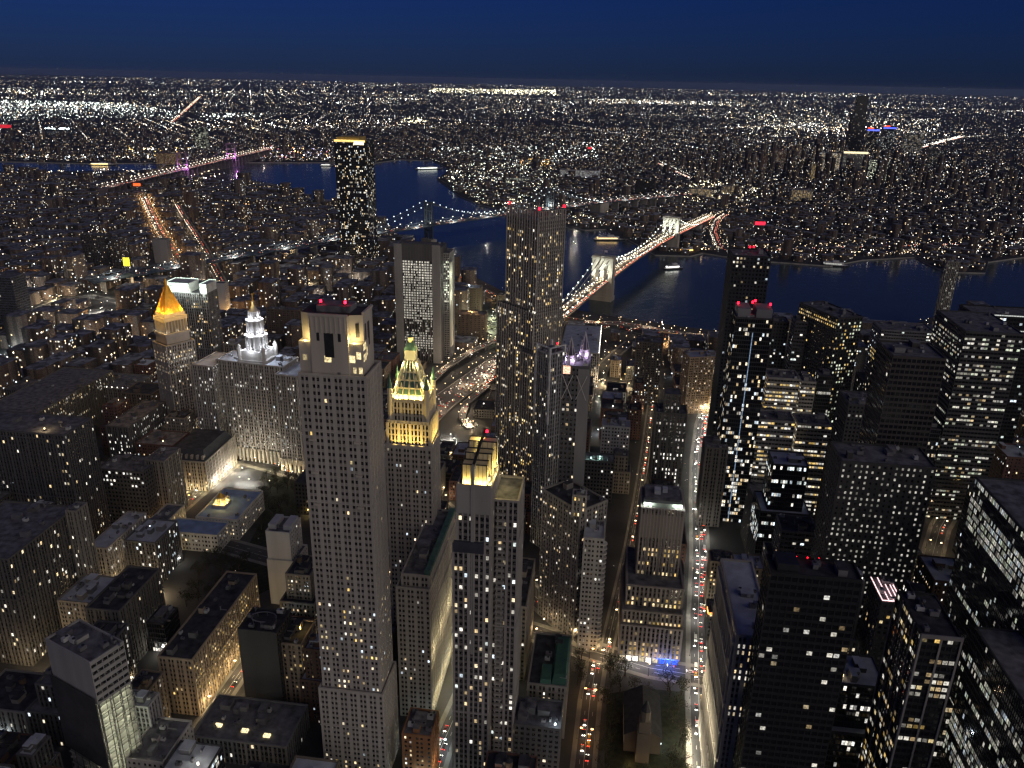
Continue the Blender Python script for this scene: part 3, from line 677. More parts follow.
# ------------------------------------------------------------------ the buildings one can tell apart
def sel(**k):                                   # lit probability by side and height fraction: list of (sides, lo, hi, p)
    rows = k['rows']; d = k.get('d', .03)
    def f(c):
        for s, lo, hi, p in rows:
            if c[0] in s and lo <= c[2] <= hi: return p
        return d
    return f
def floors(p_on, p_in, p_else=.02, seed=0):
    rr = random.Random(seed); mem = {}
    def f(c):
        k = (c[0], round(c[8], 1))
        if k not in mem: mem[k] = rr.random() < p_on
        return p_in if mem[k] else p_else
    return f
def redlamp(root, x, y, z, s=9, r=.8): return roof_lamp(root, x, y, z, (1, .008, .025), s, r, 'warning_lamp')

# 1 the tall limestone tower in front
def crown_limestone(T):
    r, w, d = T['root'], T['w'], T['d']; z0 = T['H']; wm = stonemat((.46, .42, .36))
    b = MB(); x0, x1, y0, y1 = -w * .5, w * .42, -d * .42, d * .44; ht = 29
    ch = 6.0
    # notched crown: an octagon with re-entrant lit corners
    poly = [(x0 + ch, y0), (x1 - ch, y0), (x1 - ch, y0 + ch * .7), (x1, y0 + ch), (x1, y1), (x0, y1), (x0, y0 + ch), (x0 + ch, y0 + ch * .7)]
    b.prism(poly, z0, z0 + ht, wm, top=ROOFD)
    for i in range(8): b.bar((x0 + ch + 1 + i * (x1 - x0 - 2 * ch - 2) / 7, y0 - .2, z0 + ht - 8), (x0 + ch + 1 + i * (x1 - x0 - 2 * ch - 2) / 7, y0 - .2, z0 + ht + .6), .5, .5, wm)
    b.box(x0 + ch - .4, x1 - ch + .4, y0 - .5, y0 + .6, z0 + ht, z0 + ht + 1.3, wm); b.box(x1 - .6, x1 + .5, y0 + ch, y1, z0 + ht, z0 + ht + 1.3, wm)
    b.box(x0 - .3, x0 + ch + 1.2, y0 + ch * .2, y1, z0, z0 + ht - 13, wm, skip='b'); b.box(x1 - ch - 1.2, x1 + .3, y0 + ch * .2, y0 + ch * 2, z0, z0 + ht - 13, wm, skip='b')
    b.build('crown', r); b = MB(); xm = (x0 + x1) / 2
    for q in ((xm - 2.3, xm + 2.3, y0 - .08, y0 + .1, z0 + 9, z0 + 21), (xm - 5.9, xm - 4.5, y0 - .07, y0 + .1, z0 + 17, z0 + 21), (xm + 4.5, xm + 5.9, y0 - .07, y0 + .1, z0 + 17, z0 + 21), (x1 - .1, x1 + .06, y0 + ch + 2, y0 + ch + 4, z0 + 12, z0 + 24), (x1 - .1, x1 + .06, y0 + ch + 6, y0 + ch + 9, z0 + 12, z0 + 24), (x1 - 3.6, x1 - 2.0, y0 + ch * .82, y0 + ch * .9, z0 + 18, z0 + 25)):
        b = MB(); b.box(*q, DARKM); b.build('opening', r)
    for x, y, e in ((x1 - 3.2, y0 + 1.0, 2300), (x0 + 3.2, y0 + 1.0, 1900)):
        plight(r, (x, y, z0 + ht - 11.5), (1, .74, .28), e, .4); fl = MB(); fl.cyl(x, y, .45, z0 + ht - 13, z0 + ht - 12.3, GLOW, 6, glow=(9, 7, 3)); fl.build('floodlight', r)
    rb = MB(); rb.box(x0 + ch + 1, x1 - ch - 1, y0 + 8, y1 - 2, z0 + ht, z0 + ht + 3, ROOFM); rb.build('bulkhead', r)
    redlamp(r, x0 + 9, y0 + 9, z0 + ht + 3.1, 14, .6); redlamp(r, x0 + 21, y0 + 9, z0 + ht + 3.1, 14, .6)
    for (x, y, z, q, wd, h, g) in ((xm - 1, y0, 6.5, 0, 3.4, 3.2, 1.0), (x1 - ch + 1.2, y0 + ch * .2, 6.5, 0, 3.2, 3.6, 1.3), (x1 - 1.4, y0 + ch * .2, 8.5, 0, 2.2, 3.6, 1.3), (x1 - .7, y0 + ch * .2, 1.2, 0, 1.8, 3.2, 1.1), (x1 - 3.6, y0 + ch * .2, 1.2, 0, 1.5, 3, .8), (x0 + ch * .4, y0 + ch * .2, 6.5, 0, 2.2, 3, .35), (x1 + .3, y0 + ch * .9, 12, 1, 4.5, 3.6, .9), (x1 + .3, y0 + ch * .9, 6.5, 1, 4.5, 3.6, .8), (x1 + .3, y0 + ch * 1.5, 8, 1, 1.5, 4.5, .7)):
        o = link('window', pane_mesh((1.0 * g, .8 * g, .42 * g)), r); o.location = (x + (.07 if q else 0), y - (0 if q else .07), z0 + z); o.rotation_euler = (0, 0, q * math.pi / 2); o.scale = (wd, 1, h)
    b = MB()                                    # balconies let into the front
    for z in (z0 - 34, z0 - 52, z0 - 70):
        for x in (-w * .36, w * .33): b = MB(); b.box(x - 1.6, x + 1.6, -d / 2 - .4 - 1.2, -d / 2 - .4, z, z + 1.1, wm); b.build('balcony', r)
_lit1 = sel(rows=[('f', 0, .30, .22), ('r', 0, .30, .25), ('fr', .30, .75, .035), ('fr', .75, 1, .02)], d=.02)
def limestone_build():
    zs = 252
    T = tower('apartment_tower', 'tallest pale limestone tower in front with yellow lit notched crown and two red lamps', zs, 'R', (366, 379), 299, None, D=24, st='lime', lit=_lit1, pal=lambda c: 'gold' if random.random() < .45 else 'mix', nmax=96, clutter=0, phrase='the tall limestone tower',
              tiers=[(0, 1, 0, 1, 66, 1), (-.05, 1.05, -.10, 1.03, 0, 66)])
    crown_limestone(T)
limestone_build()

# 2 the gold crowned gothic tower with its wing
def gothic():
    H = 163; ctr, w, d, rot = rect(H, 'R', (431, 450), 386, None, 7, None, 25)
    T = tower('gothic_tower', 'slender gothic tower glowing gold at its top under a green pyramid roof', H, 'R', None, None, world=(ctr, w, d, rot), st='lime', lit=sel(rows=[('fr', .2, 1, .07)], d=.03), pal='mix', nmax=60, clutter=0, phrase='the gold gothic tower', par=2.5)
    r = T['root']; st = dict(ST['lime']); st.update(col=(.5, .46, .36), bay=2.4, pier=1.2, fl=4.2, span=1.2, dep=.8, rec=.5, grp=3, belt=0)
    def stage(x0, x1, y0, y1, z0, z1, name='upper_wall'):
        wb, gb = MB(), MB(); wallgrid(wb, gb, x0, x1, y0, y1, z0, z1, st, []); roofcap(wb, x0, x1, y0, y1, z1, stonemat(st['col']), ROOFD, 1.6); o = wb.build(name, r); gb.build('glazing', r); return o
    z0 = H - 3; yb = ctr.y
    ztip = 236 - 3
    a, c = w / 2 - 1.2, d / 2 - 1.2
    stage(-a, a, -c, c, z0 + .1, z0 + 17); a -= 1.6; c -= 1.6; stage(-a, a, -c, c, z0 + 17.1, z0 + 31, 'crown_wall'); a2, c2 = a - 2.4, c - 2.4; zA = z0 + 31
    gm = pmat('copper_green', (.08, .16, .13), .7, .1, .3, .3, .3)
    b = MB(); ribs = MB(); wm = stonemat((.5, .46, .36))
    zB = zA + 4; zC = zA + 25; zD = ztip - 7
    b.box(-a2, a2, -c2, c2, zA, zB, wm); b.prism([(-a2, -c2), (a2, -c2), (a2, c2), (-a2, c2)], zB, zC, gm, scale=.36)
    k = .36; b.prism([(-a2 * k, -c2 * k), (a2 * k, -c2 * k), (a2 * k, c2 * k), (-a2 * k, c2 * k)], zC, zC + 7, wm); b.prism([(-a2 * k * 1.1, -c2 * k * 1.1), (a2 * k * 1.1, -c2 * k * 1.1), (a2 * k * 1.1, c2 * k * 1.1), (-a2 * k * 1.1, c2 * k * 1.1)], zC + 7, zD + 6, gm, scale=.05)
    b.build('pyramid_roof', r)
    for i in (-1, 1):
        for j in (-1, 1): ribs.bar((i * a2, j * c2, zB), (i * a2 * .36, j * c2 * .36, zC), 1.5, 1.5, wm)
        for u in (-.5, -.25, 0, .25, .5): ribs.bar((i * a2, u * 2 * c2 * .9, zB - 1), (i * a2 * .36, u * c2 * .6, zC), .8, .8, wm); ribs.bar((u * 2 * a2 * .9, i * c2, zB - 1), (u * a2 * .6, i * c2 * .36, zC), .8, .8, wm)
    for z, f in ((zB + 4, .88), (zB + 9, .73), (zB + 14, .57)):
        for i in (-1, 1): ribs.bar((-a2 * f, i * c2 * f, z), (a2 * f, i * c2 * f, z), .7, .9, wm); ribs.bar((i * a2 * f, -c2 * f, z), (i * a2 * f, c2 * f, z), .7, .9, wm)
        for u in (-.6, 0, .6):                      # dormers
            for i in (-1, 1):
                ribs.prism([(u * a2 * f - .8, i * c2 * f - .8), (u * a2 * f + .8, i * c2 * f - .8), (u * a2 * f + .8, i * c2 * f + .8), (u * a2 * f - .8, i * c2 * f + .8)], z, z + 3.6, wm, scale=.2)
    ribs.build('tracery', r); t = MB()
    for i in (-1, 1):
        for j in (-1, 1):
            x, y = i * (a - .2), j * (c - .2); t.cyl(x, y, 1.7, z0 - 6, zA + 9, wm, 8); t.cyl(x, y, 1.9, zA + 9, zA + 18, gm, 8, .1)
            for q in range(4): t.cyl(x + 1.6 * math.cos(q * 1.571 + .785), y + 1.6 * math.sin(q * 1.571 + .785), .3, zA + 6, zA + 12, wm, 4, .02)
        for u in np.linspace(-.8, .8, 7): t.cyl(u * a, i * c, .45, zA + 1.5, zA + 5.5, wm, 4, .05); t.cyl(i * a, u * c, .45, zA + 1.5, zA + 5.5, wm, 4, .05)
    t.build('pinnacle', r)
    l = MB(); l.cyl(0, 0, 1.6, zD + 2, zD + 5, GLOW, 8, glow=(2.2, 1.5, .35)); l.cyl(0, 0, 1.9, zD + 5, ztip, gm, 8, .05); l.build('lantern', r)
    for u in (-.75, -.25, .25, .75):
        for x, y in ((u * a, -c - 7), (a + 7, u * c), (-a - 7, u * c)): plight(r, (x, y, z0 - 2), (1, .66, .17), 20000, .4, 75, (x * .8, y * .8, z0 + 18))
        for x, y in ((u * a2, -c2 - 1.8), (a2 + 1.8, u * c2), (-a2 - 1.8, u * c2)): plight(r, (x, y, zA + 1), (1, .72, .2), 7000, .3)
    for i, j in ((-1, -1), (1, -1), (1, 1), (-1, 1)): plight(r, (i * a2 * .95, j * c2 * .95, zB + 7), (1, .85, .3), 2600, .3); plight(r, (i * 4.6, j * 4.6, zC - 2), (1, .85, .35), 2600, .3); plight(r, (i * 4.8, j * 4.8, zC + 8), (1, .8, .3), 1200, .3)
    bl = MB()
    for u in np.linspace(-.95, .95, 12): bl.box(u * a - .5, u * a + .5, -c - 1.9, -c - 1.2, z0 + .3, z0 + .9, GLOW, (5, 4, 2)); bl.box(a + 1.2, a + 1.9, u * c - .5, u * c + .5, z0 + .3, z0 + .9, GLOW, (5, 4, 2))
    bl.build('floodlight', r)
    # the lower wing towards the viewer
    T = tower('gothic_office', 'broad pale office wing with vertical piers standing before the gold gothic tower', 108, 'R', (429, 577), 398, 512, st='lime', col=(.42, .39, .34), lit=sel(rows=[('r', 0, 1, .16), ('f', .2, .7, .07)], d=.03), pal=lambda c: 'gold' if c[0] == 'r' else 'mix', nmax=80, clutter=3, phrase='the pale office wing',
              tiers=[(.12, 1, .0, 1, 100, 1), (-.03, 1.03, -.03, 1.02, 0, 100)])
    r = T['root']; b = MB(); w, d = T['w'], T['d']; b.box(w * .34, w * .53, -d * .5, d * .5, 105.6, 108.5, gm); b.build('copper_cornice', r)
    for i in range(7): plight(r, (w * .53 + 5, -d * .48 + d * .96 * i / 6, 8), (1, .82, .42), 2000, .5)
    for i in range(4): plight(r, (w * .53 + 6, -d * .45 + d * .9 * i / 3, 50), (1, .85, .5), 3600, .5)
gothic()

# 3 courthouse with gold pyramid
def courthouse():
    H = 116; T = tower('courthouse_tower', 'stone courthouse tower capped by a glowing gold pyramid', H, 'L', (166, 347), (194, 340), None, D=26, st='stone', lit=sel(rows=[('fl', .78, .93, .75), ('fl', .62, .74, .6), ('fl', .4, .55, .25)], d=.05), pal='warm', bright=.9, nmax=70, clutter=0, phrase='the gold pyramid tower',
                       tiers=[(0, 1, 0, 1, 30, 1), (-.5, 1.6, -.3, 1.6, 0, 30)])
    r, w, d = T['root'], T['w'], T['d']; wm = T['wm']; z = H - 3; gold = pmat('gold_leaf', (.8, .45, .06), .35, .6, .15, .4, .5)
    b = MB(); b.box(-w * .41, w * .41, -d * .41, d * .41, z + 1, z + 12, wm); b.box(-w * .34, w * .34, -d * .34, d * .34, z + 12, z + 25, stonemat((.25, .23, .2))); b.box(-w * .41, w * .41, -d * .41, d * .41, z + 25, z + 29, wm)  # core stone darkened to paint the attic as less lit
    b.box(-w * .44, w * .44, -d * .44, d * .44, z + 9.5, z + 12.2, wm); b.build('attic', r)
    for i in range(8):
        u = -.37 + .74 * i / 7
        for s in (-1, 1):
            b = MB(); b.cyl(u * w, s * d * .38, .75, z + 12.2, z + 25, wm, 8); b.build('column', r)
            if 0 < i < 7: b = MB(); b.cyl(s * w * .38, u * d, .75, z + 12.2, z + 25, wm, 8); b.build('column', r)
    b = MB(); q = .36; b.prism([(-w * q, -d * q), (w * q, -d * q), (w * q, d * q), (-w * q, d * q)], z + 29, z + 33, wm)
    b.build('attic', r); b = MB(); q = .33; zt = 184 - 3; b.prism([(-w * q, -d * q), (w * q, -d * q), (w * q, d * q), (-w * q, d * q)], z + 33, zt - 7, gold, scale=.09)
    b.cyl(0, 0, 1.5, zt - 7, zt - 3, gold, 8); b.cyl(0, 0, 1.7, zt - 3, zt + 1, gold, 8, .05)
    for i in range(4):
        for s in (-1, 1): 
            b.prism([(-6 + i * 4 - .5, s * d * .29 - .5), (-6 + i * 4 + .5, s * d * .29 - .5), (-6 + i * 4 + .5, s * d * .29 + .5), (-6 + i * 4 - .5, s * d * .29 + .5)], z + 37, z + 41, gold, scale=.2)
    for s in (-1, 1):
        for t_ in (-1, 1): b.bar((s * w * q, t_ * d * q, z + 33), (s * w * q * .09, t_ * d * q * .09, zt - 7), .7, .7, gold)
        for u in (-.6, -.2, .2, .6): b.bar((u * w * q, s * d * q, z + 33), (u * w * q * .09, s * d * q * .09, zt - 7), .35, .35, gold); b.bar((s * w * q, u * d * q, z + 33), (s * w * q * .09, u * d * q * .09, zt - 7), .35, .35, gold)
    b.build('pyramid_roof', r)
    for u in (-.5, 0, .5):
        for s in (-1, 1): plight(r, (u * w, s * d * .72, z + 36), (1, .55, .10), 8000, .5); plight(r, (s * w * .72, u * d, z + 36), (1, .55, .10), 8000, .5)
        plight(r, (u * w * .7, -d * .43, z + 13.5), (1, .85, .6), 150, .3); plight(r, (-w * .43, u * d * .7, z + 13.5), (1, .85, .6), 150, .3)
courthouse()
# 4 bright rimmed office tower behind it
T = tower('office_tower', 'grey office tower with a bright white curved rim behind the gold pyramid tower', 128, 'L', (166, 292), 207, None, D=26, st='grey', lit=sel(rows=[('f', .3, .95, .18)], d=.05), pal=lambda c: random.choice(['gold', 'white']), nmax=50, clutter=1, phrase='the white rimmed office tower')
r, w, d = T['root'], T['w'], T['d']; b = MB()
for x0, x1 in ((-.5, .06), (.34, .5)):
    b.box(x0 * w, x1 * w, -d / 2, d / 2, T['H'] + .1, T['H'] + 12, pmat('rim_panel', (.6, .62, .58), .6)); 
b.build('rim', r); b = MB()
for x0, x1 in ((-.5, .06), (.34, .5)):
    for y in (-d / 2 - .3, d / 2 + .1): b.box(x0 * w, x1 * w, y, y + .3, T['H'] + 9, T['H'] + 12.6, GLOW, (1.6, 2, 1.7))
    b.box(x0 * w - .3, x0 * w, -d / 2, d / 2, T['H'] + 9, T['H'] + 12.6, GLOW, (1.6, 2, 1.7))
b.build('rim_light', r)
for u in (-.35, -.1, .15, .4): plight(r, (u * w, -d * .5 - 6, T['H'] + 3), (.9, 1, .92), 6500, .5)
# 5 the municipal block with white spire
def municipal():
    H = 112; T = tower('civic_building', 'broad stone civic block with projecting wings carrying a white lit tiered spire', H, 'R', (300, 371), (196, 359), None, D=34, st='stone', lit=sel(rows=[('fr', .72, .9, .2), ('fr', .1, .6, .14)], d=.08), pal=lambda c: 'white' if random.random() < .8 else 'cool', bright=.8, nmax=98, clutter=2, phrase='the white spired civic block', roof=ROOFL,
                       tiers=[(.18, .82, .1, 1, 16, 1), (0, .2, -.22, 1, 16, 108), (.8, 1, -.22, 1, 16, 108)])
    r, w, d = T['root'], T['w'], T['d']; z = H - 3; wm = stonemat((.5, .48, .45)); b = MB(); m = w * .52 - w / 2
    # colonnade at street level
    for i in range(26): b = MB(); b.cyl((-.5 + i / 25) * w, -d * (.5 + .26 if abs(-.5 + i / 25) > .3 else .5 - .06), 1.4, 0, 15, stonemat((.4, .38, .33)), 8); b.build('column', r)
    b = MB(); b.box(-w * .5, w * .5, -d * .34, d * .5, .2, 16.2, stonemat((.36, .34, .3))); b.build('arcade_wall', r)
    for i in range(12): plight(r, (-w * .46 + w * .92 * i / 11, -d * .5 - 12, 4), (1, .84, .5), 1300, .4)
    b = MB(); zz = z + 1.2; zt = 184 - 3; s = (zt - zz) / 72
    def drum(rr, z0, z1, n=12, col=True):
        b.cyl(m, 0, rr * .8, zz + z0 * s, zz + z1 * s, stonemat((.42, .41, .4)), n); b.cyl(m, 0, rr * 1.08, zz + (z1 - 1.4) * s, zz + z1 * s, wm, n); b.cyl(m, 0, rr * 1.05, zz + z0 * s, zz + (z0 + 1.2) * s, wm, n)
        if col:
            for q in range(n): b.cyl(m + rr * math.cos(q * 6.2832 / n), rr * math.sin(q * 6.2832 / n), .6, zz + (z0 + 1) * s, zz + (z1 - 1) * s, wm, 6)
    b.box(m - 15, m + 15, -13, 13, z, zz + 2, wm); b.box(m - 12, m + 12, -11.5, 11.5, zz + 2, zz + 11, wm)
    drum(10.5, 11, 27, 16); drum(8.2, 27, 43, 14); drum(5.6, 43, 52, 10); b.cyl(m, 0, 4.6, zz + 52 * s, zz + 57 * s, wm, 10, 1.8)
    b.build('spire', r)
    st = MB(); gold = MATS['gold_leaf']; st.cyl(m, 0, 1.4, zz + 57 * s, zz + 62 * s, wm, 8); st.cyl(m, 0, .9, zz + 62 * s, zz + 68 * s, gold, 8, .6); st.cyl(m, 0, .75, zz + 68 * s, zz + 70 * s, gold, 8); st.bar((m, 0, zz + 66 * s), (m + 2, 0, zz + 70.5 * s), .5, .5, gold); st.bar((m, 0, zz + 66 * s), (m - 1.6, 0, zz + 64 * s), .5, .5, gold); st.build('statue', r)
    plight(r, (m, -4, zz + 59 * s), (1, .7, .2), 900, .3)
    for i in (-1, 1):
        for j in (-1, 1): tq = MB(); tq.cyl(m + i * 13.5, j * 11.5, 2.4, zz + 2, zz + 14 * s, wm, 8); tq.cyl(m + i * 13.5, j * 11.5, 2.6, zz + 14 * s, zz + 19 * s, wm, 8, .1); tq.build('turret', r)
    for q in range(6):
        a = q * 1.047 + .5
        plight(r, (m + 17 * math.cos(a), 15 * math.sin(a), zz + 14), (.82, .88, 1), 5200, .4); plight(r, (m + 11.5 * math.cos(a), 11.5 * math.sin(a), zz + 29 * s), (.84, .88, 1), 4600, .3); plight(r, (m + 8.6 * math.cos(a), 8.6 * math.sin(a), zz + 45 * s), (.85, .88, 1), 2600, .3)
municipal()
# 6 windowless striped telephone slab
T = tower('telephone_exchange', 'windowless striped grey slab tower with one brightly gridded recess by the river', 168, 'R', (440, 249), 395, None, D=40, st='piers', col=(.09, .09, .095), lit=0, clutter=2, phrase='the windowless striped tower', blank='')
r, w, d = T['root'], T['w'], T['d']; b = MB(); x0, x1 = -w * .34, w * .33; g = MB()
b.box(-w / 2 - .9, x0, -d / 2 - 3, -d / 2 - .85, 0, 170, T['wm'], skip='b'); b.box(x1, w / 2 + .9, -d / 2 - 3, -d / 2 - .85, 0, 170, T['wm'], skip='b'); b.box(x0, x1, -d / 2 - 2.4, -d / 2 - .85, 148, 171, T['wm'])
for i in range(12): b.box(x0 + (x1 - x0) * i / 11 - .5, x0 + (x1 - x0) * i / 11 + .5, -d / 2 - 3.0, -d / 2 - .86, 4, 172, T['wm'])

for q0, q1 in ((-w / 2 - .9, x0), (x1, w / 2 + .9)):
    for i in range(9): b.box(q0 + (q1 - q0) * (i + .25) / 9, q0 + (q1 - q0) * (i + .75) / 9, -d / 2 - 3.9, -d / 2 - 3.002, 1, 170.5, stonemat((.36, .36, .36)), skip='b')
b.build('pier_wall', r); rr = random.Random(4); pane = {}
for k in range(38):
    z = 10 + k * 3.64
    for i in range(22):
        p = .92 if k > 14 or 2 < k < 9 else .3
        if rr.random() < p:
            s = rr.uniform(.5, 1.1) * (1.15 if k > 30 else .85) if k > 14 else rr.uniform(.35, .8)
            x = x0 + (x1 - x0) * (i + .5) / 22; g.face([(x - .62, -d / 2 - .95, z), (x + .62, -d / 2 - .95, z), (x + .62, -d / 2 - .95, z + 2.3), (x - .62, -d / 2 - .95, z + 2.3)], GLOW, (s, .93 * s, .78 * s))
tag(g.build('lit_windows', r), kind='stuff')
T2 = tower('office_tower', 'narrow dark wing with greenish lit corner beside the windowless striped tower', 158, 'R', (449, 254), 437, None, D=34, st='steel', col=(.2, .2, .21), lit=sel(rows=[('f', .55, .96, .6), ('r', .5, .96, .4)], d=.01), pal='green', nmax=60, clutter=0)
T = T2; b = MB(); b.box(T['w'] / 2 + .7, T['w'] / 2 + 2.6, -T['d'] * .5, -T['d'] * .1, 20, T['H'] - 12, stonemat((.5, .5, .44))); b.build('pale_fin', T['root']); plight(T['root'], (T['w'] / 2 + 9, -T['d'] * .5 - 4, T['H'] - 30), (.95, 1, .75), 14000, .5); plight(T['root'], (T['w'] / 2 + 9, -T['d'] * .5 - 4, T['H'] - 60), (.95, 1, .75), 12000, .5)
# 7 tall ribbed residential tower
_rf = floors(.5, .36, .12, 41)
def ribfloors(c): return 0 if c[2] > .93 and c[5] > 180 else _rf(c)
def ribbed():
    T = tower('apartment_tower', 'tall ribbed residential tower with open grid top and three red lamps before the bridge', 270, 'R', (539, 222), (508, 215.2), None, D=30, st='steel', col=(.27, .25, .22), lit=ribfloors, pal=lambda c: 'gold' if random.random() < .5 else 'warm', bright=1.4, nmax=98, clutter=1, phrase='the ribbed residential tower',
              tiers=[(0, 1, 0, 1, 186, 1), (-.24, 1.0, -.06, 1.08, 0, 186), (.55, 1.5, -.18, .9, 0, 148)])
    r, w, d = T['root'], T['w'], T['d']; z = T['H']; b = MB(); wm = T['wm']
    for i in range(9):
        u = (-.5 + i / 8)
        b.bar((u * w, -d / 2 - .8, z), (u * w, -d / 2 - .8, z + 9), .7, .7, wm); b.bar((w / 2 + .8, u * d, z), (w / 2 + .8, u * d, z + 9), .7, .7, wm); b.bar((-w / 2 - .8, u * d, z), (-w / 2 - .8, u * d, z + 9), .7, .7, wm)
    for zz in (z + 4, z + 9): b.bar((-w / 2 - .8, -d / 2 - .8, zz), (w / 2 + .8, -d / 2 - .8, zz), .5, .6, wm); b.bar((w / 2 + .8, -d / 2 - .8, zz), (w / 2 + .8, d / 2, zz), .5, .6, wm); b.bar((-w / 2 - .8, -d / 2 - .8, zz), (-w / 2 - .8, d / 2, zz), .5, .6, wm)
    b.build('screen', r); b = MB(); fin = stonemat((.45, .43, .4))
    for i in range(13):
        u = -.5 + i / 12; x = u * w
        b.box(x - .22, x + .22, -d / 2 - 1.5, -d / 2 - .602, 187, z + 9, fin); b.box(w / 2 + .602, w / 2 + 1.5, u * d - .22, u * d + .22, 150, z + 9, fin)
    for i in range(16):
        x = -.74 * w + 1.24 * w * i / 15; b.box(x - .22, x + .22, -d * .56 - 1.5, -d * .56 - .602, 150 if x > .02 * w else 4, 185, fin)
    for i in range(13): x = .05 * w + .95 * w * i / 12; b.box(x - .22, x + .22, -d * .68 - 1.5, -d * .68 - .602, 4, 146, fin)
    b.build('fins', r)
    for x, y in ((-w / 2, -d / 2 + 1), (w / 2 - 1, -d / 2 + 1), (w / 2 - 1, d / 2)): redlamp(r, x, y, z + 9, 7, 1)
ribbed()
# 8 framed grey tower and the twin pyramid tower
T = tower('office_tower', 'grey tower with a white framed top between the ribbed residential tower and the purple pyramids', 182, 'R', (550, 355), (537, 350), None, D=16, st='grey', col=(.33, .33, .34), lit=.09, pal='warm', nmax=30, clutter=1, phrase='the white framed tower')
r, w, d = T['root'], T['w'], T['d']; b = MB()
for x, y in ((-w / 2, -d / 2), (w / 2, -d / 2), (w / 2, d / 2), (-w / 2, d / 2)): b.box(x - .8, x + .8, y - .8, y + .8, T['H'] - 60, T['H'] + 6, pmat('white_frame', (.6, .6, .6)))
b.bar((w / 2, -d / 2, T['H'] + 5.5), (w / 2, d / 2, T['H'] + 5.5), 1, 1, MATS['white_frame']); b.bar((-w / 2, -d / 2, T['H'] + 5.5), (w / 2, -d / 2, T['H'] + 5.5), 1, 1, MATS['white_frame']); b.build('frame', r); redlamp(r, 0, d / 2 - 1, T['H'] + 3, 6, .6)
def pyramids():
    T = tower('residential_tower', 'dark tower topped by two small purple lit glass pyramids', 200, 'R', (589, 368), 563, None, D=26, st='dark', col=(.1, .1, .11), lit=sel(rows=[('f', 0, .86, .16)], d=.02), pal='warm', nmax=40, clutter=0, phrase='the purple pyramids')
    r, w, d = T['root'], T['w'], T['d']; z = T['H']; b = MB(); gb = MB(); pm = pmat('pale_trim', (.5, .48, .5))
    for ox, y in ((-w * .24, -d * .25), (w * .27, d * .3)):
        for n_, rr, z0, z1 in ((8, 3.8, z, z + 5), (8, 3.3, z + 5, z + 7)): b.cyl(ox, y, rr, z0, z1, pm, n_)
        for q in range(6): a = q * 1.0472; b.bar((ox + 3.1 * math.cos(a), y + 3.1 * math.sin(a), z + 7), (ox, y, z + 20), .35, .35, pm)
        gb.cyl(ox, y, 2.8, z + 7, z + 19, pmat('crown_glass', (.08, .07, .1), .2), 6, .05)
        for q in range(4): a = q * 1.571 + .5; plight(r, (ox + 5 * math.cos(a), y + 5 * math.sin(a), z + 4), (.8, .6, 1), 900, .3)
    b.build('pyramid_crown', r); gb.build('crown_glazing', r); b = MB()
    for u in (-.3, .25):
        for s in (-1, 1): b.bar(((u - .2) * w, -d / 2 - .6, z - 6 if s > 0 else z - 24), ((u + .2) * w, -d / 2 - .6, z - 24 if s > 0 else z - 6), .8, .4, pm)
    b.build('cross_bracing', r)
    o = link('window', pane_mesh((1.6, .9, .6)), r); o.location = (-w * .35, -d / 2 - .75, z - 5); o.scale = (5, 1, 6)
    b = MB(); b.box(w * .1, w * .53, -d / 2 - .5, d / 2 + .5, 2, z - 1, stonemat((.2, .2, .21))); b.build('blank_wall', r)
pyramids()
